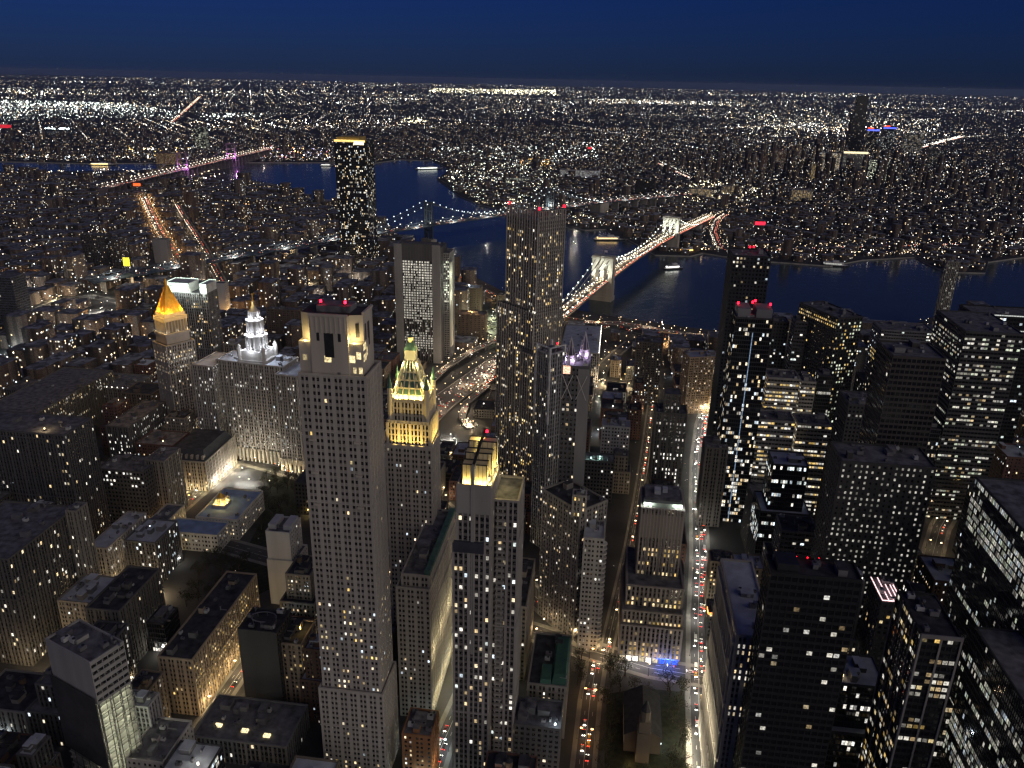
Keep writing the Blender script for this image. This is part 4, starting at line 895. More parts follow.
# 9 tower with glowing yellow screened crown
def goldcrown():
    T = tower('apartment_tower', 'grey apartment tower with a glowing yellow stepped screen crown in the centre foreground', 196, 'R', (491, 490), 457, None, D=26, st='grey', col=(.33, .31, .29), lit=sel(rows=[('f', .0, .95, .14), ('r', 0, .95, .10)], d=.05), pal=lambda c: 'warm' if random.random() < .7 else 'cool', nmax=96, clutter=0, phrase='the yellow crowned tower',
              tiers=[(.0, 1.0, 0, 1, 0, 1), (1.0, 1.75, .3, 1.3, 0, 186), (-.12, 1.0, -.04, .0, 0, 163)])
    r, w, d = T['root'], T['w'], T['d']; z = T['H']; wm = stonemat((.3, .29, .27)); b = MB(); gm = pmat('crown_screen', (.72, .6, .34), .6, 0, .1, .5)
    b.box(-w * .5, w * .5, -d * .5 - .8, -d * .5 - .45, z - 14, z + 2.5, wm); b.build('blank_band', r); fr = MB(); gl = MB(); n = 3
    for i in range(n):
        y0 = -d * .36 + i * d * .25; z1 = z + 11 + i * 3.5; x0, x1 = -w * .38 + i * .5, w * .34 + i * 1.4
        gl.box(x0, x1, y0, y0 + d * .22, z + .2 + i * 2, z1, gm)
        fr.box(x0 - .3, x1 + .3, y0 - .2, y0 + .3, z1, z1 + .5, DARKM); fr.box(x0 - .3, x1 + .3, y0 + d * .21, y0 + d * .22 + .2, z1, z1 + .5, DARKM)
        for s in (x0, x1): fr.bar((s, y0 - .1, z), (s, y0 - .1, z1), .35, .35, DARKM)
        for j in range(1, 6): fr.bar((x0 + (x1 - x0) * j / 6, y0 - .1, z), (x0 + (x1 - x0) * j / 6, y0 - .1, z1), .12, .12, DARKM)
        for u in (-.3, -.1, .1, .3): plight(r, (u * w, y0 - 1.7, z + .9 + i * 2), (1, .78, .28), 1900, .25); plight(r, (x1 + 1.6, y0 + d * .1, z + 1 + i * 2), (1, .78, .28), 1000, .25)
        plight(r, (0, y0 + d * .11, z1 + 2.6), (1, .78, .3), 2000, .3)
    fr.box(-1.4, .2, -d * .5 - 1.2, -d * .37, z - 100, z + 12, wm); fr.bar((-.6, -d * .4, z + 12), (1.5, d * .4, z + 22), 1.2, 1.2, DARKM)
    gl.build('crown_screen', r); fr.build('crown_frame', r); redlamp(r, 2.5, d * .42, z + 19, 8, .6)
    b = MB(); b.box(-w * .6, w * .32, -d * .5 - 2.2, -d * .5 - .36, z - 36, z - 30, pmat('slate_band', (.05, .055, .07))); b.build('slate_band', r)
    b = MB(); x0 = w * 1.0 - w / 2
    for k in range(44): b = MB(); b.box(x0 + 2, x0 + 6.5, d * .3 - d / 2 - 2, d * .3 - d / 2 - .38, 20 + k * 3.7, 21.1 + k * 3.7, wm); b.build('balcony', r)
goldcrown()
# 10 dark residential tower by the river far off
T = tower('residential_tower', 'lone tall dark residential tower with golden lit roof band rising from the far shore district', 262, 'R', (365, 142), 334, None, D=60, st='glass', col=(.03, .032, .04), lit=sel(rows=[('f', 0, .98, .16), ('r', 0, .9, .1)], d=.05), pal='mix', bright=1.0, nmax=40, clutter=0, phrase='the lone dark riverside tower')
r, w, d = T['root'], T['w'], T['d']; b = MB(); b.box(-w * .42, w * .3, -d * .45, d * .3, T['H'] + .1, T['H'] + 8, pmat('gold_band', (.5, .35, .1))); b.build('crown', r); b = MB()
b.box(-w * .5, w * .5, -d * .5 - .4, -d * .5 - .2, T['H'] - 1, T['H'] + 3.2, GLOW, (1.6, 1.1, .35)); b.box(w * .14, w * .46, -d * .5 - .9, -d * .5 - .5, T['H'] - 6, T['H'] + 1, GLOW, (2.4, 2, 1.1)); b.build('crown_light', r)
# 11 stepped ribbed block on the busy street
def ribblock():
    T = tower('office_block', 'stepped tan office block with close vertical ribs and a blue lit shop at its foot', 113, 'L', (642, 508), 684, None, D=30, st='piers', lit=sel(rows=[('f', .28, .46, .6), ('f', .12, .2, .5), ('f', .0, .02, .9)], d=.02), pal='gold', bright=.8, nmax=96, clutter=0, phrase='the stepped ribbed block',
              tiers=[(0, 1, 0, 1, 60, 1), (-.22, 1.12, -.5, 1.1, 44, 60), (-.28, 1.14, -.72, 1.12, 34, 44), (-.3, 1.16, -.82, 1.12, 9, 34)])
    r, w, d = T['root'], T['w'], T['d']; wm = T['wm']; z = T['H']; b = MB(); y = -d / 2 - .86
    b.box(-w / 2 - .8, w / 2 + .8, y - .12, y + .05, z - 22, z - 4, wm)
    for i in range(14): b.bar((-w / 2 + w * i / 13, y - .45, z - 52), (-w / 2 + w * i / 13, y - .45, z + .8), .55, .7, stonemat((.4, .36, .33)))
    b.build('blank_band', r); b = MB()
    b.box(-w * .42, w * .42, -d * .3, d * .4, z + .1, z + 5, ROOFM); b.box(-w * .46, w * .46, -d * .42, -d * .2, z + .1, z + 3.5, pmat('plant_green', (.35, .4, .34))); b.box(-w * .2, -w * .05, -d * .1, d * .1, z + 5, z + 8, ROOFL); b.box(w * .0, w * .12, 0, d * .14, z + 5, z + 8, ROOFL); b.build('bulkhead', r)
    for u in (-.44, -.3, .3, .44): roof_lamp(r, u * w, -d * .46, z + .1, (.9, 1, .9), 7, .4, energy=900)
    b = MB(); x0, x1, yf = -.8 * w + .0, .66 * w, -d * 1.32 - .8; b.box(x0, x1, yf + 2, d * .6, 0, 6.1, pmat('shop_base', (.12, .115, .11))); b.build('shop_base', r); b = MB()
    for i in range(9):
        c = (2.2, 2.0, 1.8) if i in (1, 2, 4) else ((.7, .6, .4) if i < 6 else (.08, .2, 1.6)); a = x0 + (x1 - x0) * (i + .12) / 9; e = x0 + (x1 - x0) * (i + .88) / 9; b.face([(a, yf + 1.9, .6), (e, yf + 1.9, .6), (e, yf + 1.9, 4.6), (a, yf + 1.9, 4.6)], GLOW, c)
    b.build('shop_window', r); b = MB(); b.box(x0 + (x1 - x0) * .62, x1, yf + .9, yf + 1.5, 5.0, 6.4, GLOW, (.1, .25, 4)); b.box(x0 + (x1 - x0) * .68, x1 - 3, yf + .8, yf + .95, 5.3, 6.1, GLOW, (.5, 1.4, 5)); b.build('shop_sign', r)
    for u in (.66, .78, .9): plight(r, (x0 + (x1 - x0) * u, yf - 2.5, 4.5), (.15, .25, 1), 2600, .4)
    for u in (.15, .3, .5): plight(r, (x0 + (x1 - x0) * u, yf - 2, 3.5), (1, .95, .85), 1200, .4)
ribblock()
# 12 columned block
T = tower('office_block', 'blue roofed office block with a long columned side lit from the street at lower right', 128, 'L', (737, 636), 772, 560, st='stone', col=(.34, .32, .29), lit=sel(rows=[('f', .8, .97, .75), ('f', .6, .66, .6), ('l', 0, 1, .22)], d=.02), pal=lambda c: 'gold' if c[0] == 'l' else 'warm', bright=.75, nmax=90, clutter=1, phrase='the columned block', roof=ROOFL)
r, w, d = T['root'], T['w'], T['d']; b = MB()
for t_ in range(6):
    for i in range(12): b = MB(); b.cyl(-w / 2 - 1.0, -d / 2 + d * (i + .5) / 12, .75, 4 + t_ * 19.5, 21 + t_ * 19.5, T['wm'], 8); b.build('column', r)
    b = MB(); b.box(-w / 2 - 1.8, -w / 2 - .3, -d / 2, d / 2, 21 + t_ * 19.5, 23.4 + t_ * 19.5, T['wm']); b.build('cornice', r)
for i in range(8):
    for z in (3, 44): plight(r, (-w / 2 - 7, -d / 2 + d * (i + .5) / 8, z), (1, .86, .6), 3000, .4)
# 13 black slab hotel
T = tower('hotel_tower', 'black slab hotel tower in the lower right with scattered lit rooms and red roof lamps', 179, 'L', (771, 574), 862, None, D=15, st='black', lit=sel(rows=[('f', .75, .97, .10), ('f', 0, .75, .05)], d=.02), pal=lambda c: random.choice(['warm', 'white', 'pale']), bright=.5, nmax=60, clutter=1, phrase='the black hotel slab', roof=ROOFD)
r, w, d = T['root'], T['w'], T['d']; b = MB(); b.box(-w * .42, -w * .18, -d * .3, d * .4, T['H'] + .1, T['H'] + 4, DARKM); b.build('bulkhead', r)
for u in (-.16, -.03, .1): redlamp(r, u * w, d * .42, T['H'] + .1, 5, .35)
# 14 slim black tower at the upper right, and its partner with red lamps
T = tower('residential_tower', 'slim black tower with sparse windows and two red roof lamps, tallest before the water', 232, 'L', (733, 256), 771, None, D=36, st='dark', col=(.035, .035, .04), lit=sel(rows=[('f', .96, 1, .5), ('f', 0, .9, .1)], d=.05), pal='mix', nmax=40, bright=.7, clutter=1, phrase='the slim black tower'); redlamp(T['root'], 0, 0, T['H'] + 4, 5, .9); redlamp(T['root'], 4, 2, T['H'] + 4, 5, .9)
T = tower('residential_tower', 'glass residential tower with a grey block top carrying bright red lamps', 200, 'L', (736, 318), 773, None, D=26, st='glass', lit=sel(rows=[('f', .75, .96, .1), ('f', .0, .75, .30), ('l', 0, .9, .2)], d=.08), pal='mix', nmax=98, clutter=0, phrase='the red lamped glass tower')
r, w, d = T['root'], T['w'], T['d']; b = MB(); b.box(-w * .45, -w * .1, -d * .4, d * .4, T['H'], T['H'] + 8, stonemat((.2, .2, .21))); b.box(w * .05, w * .48, -d * .4, d * .4, T['H'], T['H'] + 8, stonemat((.2, .2, .21))); b.build('bulkhead', r)
for x, y in ((-w * .42, 0), (0, d * .2), (w * .1, d * .4), (w * .46, 0)): redlamp(r, x, y, T['H'] + 8, 9, .9)
b = MB(); b.bar((0, -d / 2 - .6, 4), (0, -d / 2 - .6, 185), .5, .5, GLOW, (.25, .35, .5)); b.build('light_strip', r)
# 15 the banded offices
for i, (c, fx, H, D, lb) in enumerate((((768, 378), 800, 120, 26, 'upper back block of the banded offices with long lit ribbon windows'), ((801.5, 382), 816, 114, 24, 'narrow rear right block of the banded offices with yellow ribbons'),
                                       ((755, 420), 795, 104, 24, 'wide front left block of the banded offices with bright yellow ribbon windows'), ((798, 424), 832, 99, 24, 'front right block of the banded offices with a pale ribbon and pink tint'))):
    tower('office_block', lb, H, 'L', c, fx, None, D=D, st='bands', lit=floors(.62, .85, .03, i + 3), pal=lambda c: random.choice(['gold', 'gold', 'pale', 'white']), bright=.85, nmax=96, clutter=2, group='banded offices', phrase='the banded offices' if i == 2 else None)
# 16 others on the right
tower('office_tower', 'dark topped office tower with a golden window band near its roof before the river', 165, 'R', (838, 319), (800, 303), None, D=30, st='dark', col=(.05, .05, .055), lit=sel(rows=[('f', .93, .98, .95), ('r', .9, .98, .5), ('r', .1, .9, .45)], d=.08), pal=lambda c: 'gold' if c[0] == 'f' or random.random() < .3 else 'green', bright=.8, nmax=90, clutter=2, phrase='the golden banded dark tower')
tower('office_tower', 'dark tower ringed by thin grey horizontal stripes left of the golden banded dark tower', 148, 'L', (796, 322), 822, None, D=22, st='bands', col=(.12, .12, .13), lit=.05, pal='cool', nmax=20, clutter=2)
tower('office_tower', 'dark tower with a rounded lit blue top just right of the red lamped glass tower', 140, 'L', (771, 322), 789, None, D=22, st='dark', lit=.12, pal='cool', nmax=30, clutter=1)
tower('office_tower', 'huge unlit dark monolith tower rising on the right', 222, 'L', (893, 357), 946, None, D=34, st='black', col=(.07, .062, .06), lit=.002, nmax=4, clutter=2, phrase='the unlit monolith')
tower('office_block', 'wide dark office block dotted all over with small pale windows', 160, 'L', (842, 462), 936, None, D=30, st='dots', col=(.06, .06, .06), lit=sel(rows=[('f', .3, 1, .6), ('f', 0, .3, .35)], d=.05), pal=lambda c: 'pale', bright=.4, nmax=98, clutter=3, phrase='the dotted office block')
tower('office_block', 'dark stepped tower with a single row of lit windows above the canyon street', 138, 'L', (849, 405), 880, None, D=32, st='dark', lit=sel(rows=[('f', .82, .85, .7)], d=.015), pal='white', nmax=20, clutter=2, tiers=[(0, 1, 0, 1, 90, 1), (-.05, 1.3, -.4, 1.1, 0, 90)])
tower('office_tower', 'slender tower with a gold lit stepped crown left of the unlit monolith', 150, 'L', (878, 352), 898, None, D=22, st='dark', lit=sel(rows=[('fl', .93, 1, .9)], d=.16), pal=lambda c: 'gold' if c[2] > .9 else 'warm', nmax=40, clutter=1)
tower('office_block', 'low wide riverside office with pale ledges behind the unlit monolith', 96, 'L', (882, 330), 935, None, D=40, st='bands', col=(.15, .15, .16), lit=.12, pal='cool', nmax=40, clutter=3)
tower('office_tower', 'broad office tower with many bright ragged window rows at the right edge', 188, 'L', (966, 332), 1024, None, D=70, st='bands', col=(.07, .07, .072), lit=floors(.55, .55, .05, 55), pal=lambda c: random.choice(['white', 'green', 'warm']), bright=.55, nmax=98, clutter=1, phrase='the bright ragged tower')
T = tower('office_tower', 'rounded dark tower ringed by curved white light lines at the right edge', 185, 'L', (976, 316), 1045, None, D=40, st='black', lit=.12, pal='cool', nmax=20, clutter=0)
b = MB()
for z in (T['H'] + 1.5, T['H'] - 13, T['H'] - 30): b.box(-T['w'] / 2, T['w'] / 2, -T['d'] / 2 - .9, -T['d'] / 2 - .5, z, z + .9, GLOW, (.6, .62, .58))
b.build('light_line', T['root'])
T = tower('office_tower', 'black framed office tower with two wide bays and golden lit floors at lower right', 150, 'L', (922, 636), 961, None, D=34, st='black', lit=floors(.42, .7, .04, 9), pal=lambda c: random.choice(['gold', 'pale']), bright=.5, nmax=80, clutter=1, phrase='the framed black tower', roof=ROOFD)
b = MB(); w, d = T['w'], T['d']
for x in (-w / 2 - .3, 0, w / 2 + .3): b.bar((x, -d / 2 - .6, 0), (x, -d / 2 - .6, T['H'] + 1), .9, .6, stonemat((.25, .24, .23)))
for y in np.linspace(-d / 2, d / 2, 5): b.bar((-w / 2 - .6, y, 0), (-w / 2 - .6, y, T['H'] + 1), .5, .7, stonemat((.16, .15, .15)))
b.box(-w / 2 - .8, w / 2 + .8, -d / 2 - 1.0, -d / 2 - .3, T['H'] - .5, T['H'] + 1.6, stonemat((.2, .19, .19))); b.build('frame', T['root'])
T = tower('office_block', 'dark block with a pink neon striped roof at lower right', 104, 'L', (882, 603), 906, 578, st='dark', lit=sel(rows=[('f', .86, .97, .7), ('l', 0, 1, .06)], d=.03), pal='gold', bright=.5, nmax=20, clutter=0, phrase='the pink striped roof')
b = MB(); w, d = T['w'], T['d']; z = T['H'] + 1.3
for x in (-.48, -.2, .0, .2, .34): b.box(x * w - .25, x * w + .25, -d * .46, d * .46 if x < 0 else d * .2, z, z + .35, GLOW, (2.0, 1.3, 1.35))
b.box(-w * .48, w * .5, -d * .48, -d * .46, z, z + .35, GLOW, (2.4, 1.4, 1.4)); b.build('neon_strip', T['root'])
tower('office_tower', 'glass tower with bright slanting rows of lit floors filling the right edge', 170, 'L', (1062, 575), 1260, 478, st='glass', lit=floors(.3, .8, .05, 23), pal=lambda c: random.choice(['cool', 'green', 'white']), bright=.34, nmax=98, clutter=1)
tower('office_tower', 'nearest glass tower with pale office floors cut by the lower right corner', 122, 'L', (1105, 830), 1400, 628, st='glass', lit=floors(.4, .8, .05, 21), pal=lambda c: random.choice(['cool', 'green', 'pale']), bright=.36, nmax=98, clutter=1)
T = tower('lattice_tower', 'thin pale lattice tower standing by the water at far right', 118, 'L', (948, 262), 960, None, D=10, st='grey', col=(.3, .29, .25), lit=.3, pal='pale', bright=.25, nmax=30, clutter=0)
# ------------------------------------------------------------------ left side and centre blocks
LIT = sel
T = tower('courthouse_tower', 'massive dark federal office slab with a lit penthouse at the far left edge', 112, 'R', (64, 436), -60, None, D=36, st='grey', col=(.095, .092, .09), lit=.06, pal='warm', nmax=60, clutter=3, phrase='the massive federal slab')
roof_lamp(T['root'], T['w'] * .3, -T['d'] * .3, T['H'] + .1, WARM, 5, .5, energy=2500)
tower('office_block', 'dark grey office tower with a stepped side wing and a warm lit penthouse at left', 88, 'R', (8, 560), -70, 508, st='grey', col=(.11, .107, .1), lit=.10, pal='warm', nmax=60, clutter=3, phrase='the grey stepped tower')
tower('office_block', 'slim end tower of grey stone stepping up beside the grey stepped tower', 92, 'R', (76, 512), 66, None, D=12, st='stone', col=(.22, .21, .19), lit=.12, pal='warm', nmax=20, clutter=0)
tower('civic_building', 'long low block under a bright blue roof beside the lit golden facade', 42, 'R', (107, 549), 88, 514, st='stone', lit=sel(rows=[('r', .5, 1, .3), ('r', 0, .4, .5)], d=.05), pal=lambda c: 'gold' if c[2] < .4 else 'white', nmax=50, clutter=1, roof=ROOFL, phrase='the long blue roofed block')
T = tower('civic_building', 'low stone building with golden lit arches beside the blue roofed hall', 24, 'R', (156, 533), 138, 506, st='stone', col=(.45, .42, .36), lit=sel(rows=[('r', 0, 1, .6)], d=.1), pal='gold', nmax=30, clutter=1, phrase='the golden arched building')
for i in range(5): plight(T['root'], (T['w'] / 2 + 6, -T['d'] / 2 + T['d'] * (i + .5) / 5, 3), (1, .72, .3), 2600, .4)
tower('office_block', 'grey stone block with a flat roof lantern facing the blue roofed hall', 62, 'R', (164, 462), 145, 449, st='stone', col=(.16, .155, .14), lit=.1, pal='white', nmax=30, clutter=1, tank=0)
tower('office_block', 'square dark block with small white roof lamps left of the blue roofed hall', 58, 'R', (143, 473), 97, None, D=30, st='dark', lit=sel(rows=[('f', .7, 1, .25)], d=.02), pal='white', nmax=20, clutter=4)
tower('courthouse', 'long grey courthouse with receding rows of lit windows at far left', 48, 'R', (26, 420), -30, 371, st='stone', col=(.15, .145, .13), lit=sel(rows=[('r', .3, 1, .35)], d=.06), pal='warm', bright=.8, nmax=60, clutter=3, phrase='the far left courthouse')
T = tower('courthouse', 'low wide courthouse with white roof edge lamps left of the gold pyramid tower', 34, 'R', (129, 390), 84, 376, st='stone', col=(.19, .185, .17), lit=.06, pal='white', nmax=20, clutter=2, phrase='the lamp edged courthouse')
for i in range(9): roof_lamp(T['root'], -T['w'] * .47 + T['w'] * .94 * i / 8, -T['d'] * .48, T['H'] + .1, WHITE, 5, .45)
tower('civic_building', 'wedge shaped civic office with slanting window rows behind the square dark block', 52, 'R', (128, 428), 106, 402, st='stone', col=(.13, .125, .12), lit=sel(rows=[('f', .3, .9, .3), ('r', 0, 1, .28)], d=.03), pal='white', nmax=50, clutter=2)
T = tower('civic_building', 'mansard roofed stone hall of records with a golden lit lower wall', 34, 'R', (205, 463), 166, 437, st='stone', col=(.33, .31, .27), lit=.08, pal='gold', nmax=30, clutter=0, phrase='the mansard roofed hall')
r, w, d = T['root'], T['w'], T['d']; b = MB(); b.prism([(-w * .48, -d * .48), (w * .48, -d * .48), (w * .48, d * .48), (-w * .48, d * .48)], T['H'], T['H'] + 10, pmat('slate_roof', (.06, .065, .075), .7), ROOFD, .8)
for i in range(7):
    x = -w * .42 + w * .84 * i / 6; b.box(x - 1, x + 1, -d * .47, -d * .4, T['H'] + 2, T['H'] + 6, T['wm'])
b.build('mansard_roof', r)
for i in range(5): plight(r, (w / 2 + 5, -d / 2 + d * (i + .5) / 5, 3), (1, .75, .4), 2400, .4); plight(r, (-w / 2 + w * (i + .5) / 5, -d / 2 - 5, 3), (1, .78, .4), 1800, .4)
def cityhall():
    T = tower('city_hall', 'low pale hall under a broad blue roof with a glowing golden cupola', 22, 'R', (237, 521), 196, 492, st='pale', lit=.12, pal='warm', nmax=50, clutter=0, phrase='the blue roofed hall', roof=pmat('blue_slate', (.18, .27, .46), .7, 0, .3, .1),  # roof colour holds the blue that the sky reflects on it
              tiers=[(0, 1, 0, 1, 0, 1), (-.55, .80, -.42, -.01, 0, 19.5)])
    r, w, d = T['root'], T['w'], T['d']; b = MB(); z = T['H']; x, y = -w * .18, -d * .05; wm = T['wm']
    b.box(x - 6, x + 6, y - 6, y + 6, z, z + 3, wm); b.cyl(x, y, 4.6, z + 3, z + 4, wm, 12)
    for q in range(10): b.cyl(x + 3.9 * math.cos(q * .6283), y + 3.9 * math.sin(q * .6283), .35, z + 4, z + 8, wm, 6)
    b.cyl(x, y, 2.8, z + 4, z + 8, wm, 10); b.cyl(x, y, 4.4, z + 8, z + 8.8, wm, 12); b.cyl(x, y, 3.6, z + 8.8, z + 12.5, MATS['gold_leaf'], 12, .6); b.cyl(x, y, .5, z + 12.5, z + 15, wm, 6)
    b.build('cupola', r)
    for q in range(6): plight(r, (x + 5.4 * math.cos(q * 1.047), y + 5.4 * math.sin(q * 1.047), z + 4.6), (1, .66, .16), 1500, .3)
cityhall()
tower('office_block', 'plain block with a black flat roof and warm lit top storey at left', 52, 'R', (119, 612), 86, 570, st='stone', col=(.12, .115, .105), lit=.06, pal='warm', nmax=40, clutter=4, phrase='the black roofed block', roof=ROOFD)
T = tower('office_block', 'long block whose receding side glows yellow with lit windows at lower left', 46, 'R', (192, 661), 158, 575, st='tan', lit=sel(rows=[('r', 0, 1, .4), ('f', .3, .6, .1)], d=.02), pal='gold', bright=.8, nmax=96, clutter=5, phrase='the yellow sided block', roof=ROOFD)
for i in range(6): plight(T['root'], (T['w'] / 2 + 5, -T['d'] / 2 + T['d'] * (i + .5) / 6, 5), (1, .74, .35), 1700, .4)
def construction():
    T = tower('construction_tower', 'unfinished tower with wrapped grey top and open glowing floors at lower left', 104, 'R', (90, 664), (46, 640), None, D=19, st='bands', col=(.34, .34, .33), lit=0, nmax=0, clutter=2, phrase='the unfinished tower', tiers=[(0, 1, 0, 1, 78, 1)], blank='fl')
    r, w, d = T['root'], T['w'], T['d']; b = MB(); fl = MB(); g = MB()
    for k in range(19):
        z = 1 + k * 4.0; b.box(-w / 2 - .6, w / 2 + .6, -d / 2 - .6, d / 2 + .6, z, z + .4, CONC)
        fl.box(w / 2 - .9, w / 2 - .3, -d * .42, d * .42, z + 3.3, z + 3.5, GLOW, (1.2, 1.15, .72)) if k % 3 else None
        if k > 3:
            for v in (-.25, .25): plight(r, (w * .36, d * v, z + 2.9), (.95, 1, .7), 1500, .3)
    for x in (-w / 2, -w / 6, w / 6, w / 2 - .5):
        for y in (-d / 2, -d / 6, d / 6, d / 2 - .5): b.box(x, x + .6, y, y + .6, 0, 75, CONC)
    b.box(-w * .3, w * .1, -d * .2, d * .3, 0, 75, stonemat((.33, .34, .28)))
    b.build('floor_slab', r); fl.build('work_light', r); b = MB()
    for y in np.linspace(-d / 2, d / 2, 6): b.bar((w / 2 + 1, y, 0), (w / 2 + 1, y, 76), .22, .22, DARKM)
    for z in range(4, 76, 8): b.bar((w / 2 + 1, -d / 2, z), (w / 2 + 1, d / 2, z), .18, .18, DARKM); b.bar((-w / 2, -d / 2 - 1, z), (w / 2, -d / 2 - 1, z), .18, .18, DARKM)
    for x in np.linspace(-w / 2, w / 2, 7): b.bar((x, -d / 2 - 1, 0), (x, -d / 2 - 1, 76), .22, .22, DARKM)
    b.build('scaffold', r); b = MB(); b.box(-w / 2 - 1.3, w / 2, -d / 2 - 1.5, -d / 2 - 1.2, 30, 79, pmat('debris_net', (.05, .05, .055), .95)); b.build('netting', r)
    for i in range(4): roof_lamp(r, -w * .4 + i * w * .26, d * .4, T['H'] + .1, WHITE, .01, .2)
construction()
T = tower('apartment_block', 'pale grey blank sided tower with a notched top beside the tall limestone tower', 66, 'R', (291, 534), 266, 519, st='pale', col=(.5, .5, .5), lit=.02, nmax=6, clutter=0, blank='f', tiers=[(0, .92, 0, 1, 16, 1), (-.03, 1.1, -.06, 1.02, 0, 42)])
b = MB(); w, d, z = T['w'], T['d'], T['H']; b.box(-w * .5, -w * .2, -d * .3, d * .4, z, z + 4, T['wm']); b.box(w * .1, w * .4, -d * .3, d * .4, z, z + 4, T['wm']); b.build('bulkhead', T['root'])
T = tower('office_block', 'dark blank walled block with a ring shaped roof frame at lower left', 66, 'R', (276, 634), 238, None, D=22, st='dark', col=(.06, .06, .062), lit=.02, nmax=8, clutter=1, blank='f', roof=ROOFD)
b = MB(); q = 16
for i in range(q): b.bar((8 * math.cos(i * 6.283 / q), 5 * math.sin(i * 6.283 / q), T['H'] + 3), (8 * math.cos((i + 1) * 6.283 / q), 5 * math.sin((i + 1) * 6.283 / q), T['H'] + 3), .5, .5, METAL)
for i in range(0, q, 2): b.bar((8 * math.cos(i * 6.283 / q), 5 * math.sin(i * 6.283 / q), T['H']), (8 * math.cos(i * 6.283 / q), 5 * math.sin(i * 6.283 / q), T['H'] + 3), .3, .3, METAL)
b.build('roof_frame', T['root'])
T = tower('office_block', 'tan block with gridded warm windows left of the tall limestone tower', 54, 'R', (301, 646), 277, 622, st='tan', lit=sel(rows=[('r', .1, .9, .55), ('f', .3, .9, .3)], d=.05), pal='gold', bright=.9, nmax=70, clutter=3, roof=ROOFD)
roof_lamp(T['root'], 2, 2, T['H'] + .1, GOLD, 5, .5, energy=1500)
T = tower('low_building', 'low flat building with glowing skylights at the bottom left edge', 20, 'R', (286, 748), 192, 706, st='grey', lit=.06, pal='warm', nmax=10, clutter=5, roof=ROOFM)
b = MB()
for u, v in ((-.3, -.2), (0, -.25), (.25, -.3)): b.box(u * T['w'] - 2, u * T['w'] + 2, v * T['d'] - 1.2, v * T['d'] + 1.2, T['H'] + .1, T['H'] + 1.2, GLOW, (1.6, 1.3, .7))
b.build('skylight', T['root'])
tower('low_building', 'pale low building with punched windows below the unfinished tower', 34, 'R', (163, 764), 126, 722, st='pale', col=(.42, .4, .38), lit=.05, pal='warm', nmax=20, clutter=2)
tower('low_building', 'small grey blue roofed building right of the unfinished tower', 48, 'R', (148, 708), 122, 694, st='grey', col=(.3, .3, .31), lit=.05, nmax=10, clutter=1, roof=ROOFL)
T = tower('low_building', 'small orange brick building wedged below the pale office wing', 38, 'R', (431, 738), 402, 712, st='brick', col=(.34, .17, .08), lit=.1, pal='warm', nmax=10, clutter=3); plight(T['root'], (T['w'] * .5 + 5, -T['d'] * .3, 12), (1, .7, .4), 1800, .4)
tower('office_block', 'slim tan block with a long black roof right of the yellow crowned tower', 62, 'R', (526, 608), 511, 560, st='tan', col=(.28, .25, .21), lit=sel(rows=[('f', .5, .7, .3), ('r', 0, 1, .10)], d=.04), pal='white', nmax=40, clutter=3, roof=ROOFD)
def greenroof():
    T = tower('office_block', 'black topped building with a green copper roof wrapped around its corner', 42, 'R', (566, 688), 528, 637, st='stone', col=(.26, .25, .23), lit=sel(rows=[('f', .4, .8, .4)], d=.05), pal='warm', nmax=30, clutter=2, phrase='the green roofed building', roof=ROOFD)
    r, w, d, z = T['root'], T['w'], T['d'], T['H']; b = MB(); g = pmat('copper_roof', (.05, .13, .095), .8, 0, .2, .2)
    b.prism([(w * .1, -d * .5), (w * .52, -d * .5), (w * .52, d * .5), (w * .1, d * .5)], z + .2, z + 4, g, scale=.72); b.prism([(-w * .2, -d * .5), (w * .1, -d * .5), (w * .1, -d * .14), (-w * .2, -d * .14)], z + .2, z + 3.4, g, scale=.8); b.build('copper_roof', r)
greenroof()
T = tower('office_block', 'low dark building with cluttered roof at the bottom centre edge', 40, 'R', (560, 730), 508, 702, st='dark', col=(.13, .13, .13), lit=.05, nmax=20, clutter=5); roof_lamp(T['root'], T['w'] * .4, -T['d'] * .4, T['H'], COOL, 7, .5, energy=900)
tower('office_block', 'broad grey office block with tight window grid facing the slanting street', 110, 'R', (580, 512), (543, 490), None, D=26, st='lime', col=(.27, .255, .235), lit=sel(rows=[('fr', 0, 1, .12)], d=.03), pal='warm', nmax=90, clutter=3, phrase='the broad gridded block', roof=ROOFD)
T = tower('apartment_block', 'pale corner block with rounded bays right of the broad gridded block', 96, 'R', (604, 540), 584, 522, st='pale', col=(.42, .41, .39), lit=.1, pal='white', nmax=40, clutter=2, roof=ROOFL); b = MB(); w, d = T['w'], T['d']
for k in range(24): b = MB(); b.cyl(w * .5, -d * .45, 2.6, 4 + k * 3.7, 5.1 + k * 3.7, T['wm'], 10); b.build('balcony', T['root'])
T = tower('office_tower', 'narrow lit turret with yellow windows atop the broad gridded block', 122, 'R', (586, 497), 573, None, D=8, st='stone', lit=.6, pal='gold', nmax=20, clutter=0, tiers=[(0, 1, 0, 1, 106, 1)])
T = tower('office_tower', 'gothic stepped dark stone tower behind the stepped ribbed block', 98, 'L', (656, 413), 687, None, D=22, st='stone', col=(.11, .107, .1), lit=sel(rows=[('f', .9, .95, .7), ('f', .7, .74, .7), ('f', .5, .6, .5), ('f', .2, .4, .5)], d=.05), pal='white', nmax=60, clutter=0, phrase='the gothic stepped tower', tiers=[(0, 1, 0, 1, 0, 1), (.25, .75, .1, .8, 98, 116)])
b = MB(); w, d = T['w'], T['d']
for i in range(5): b.cyl(-w / 2 + w * i / 4, -d / 2, 1, T['H'] - 6, T['H'] + 7, T['wm'], 6, .1)
b.build('pinnacle', T['root'])
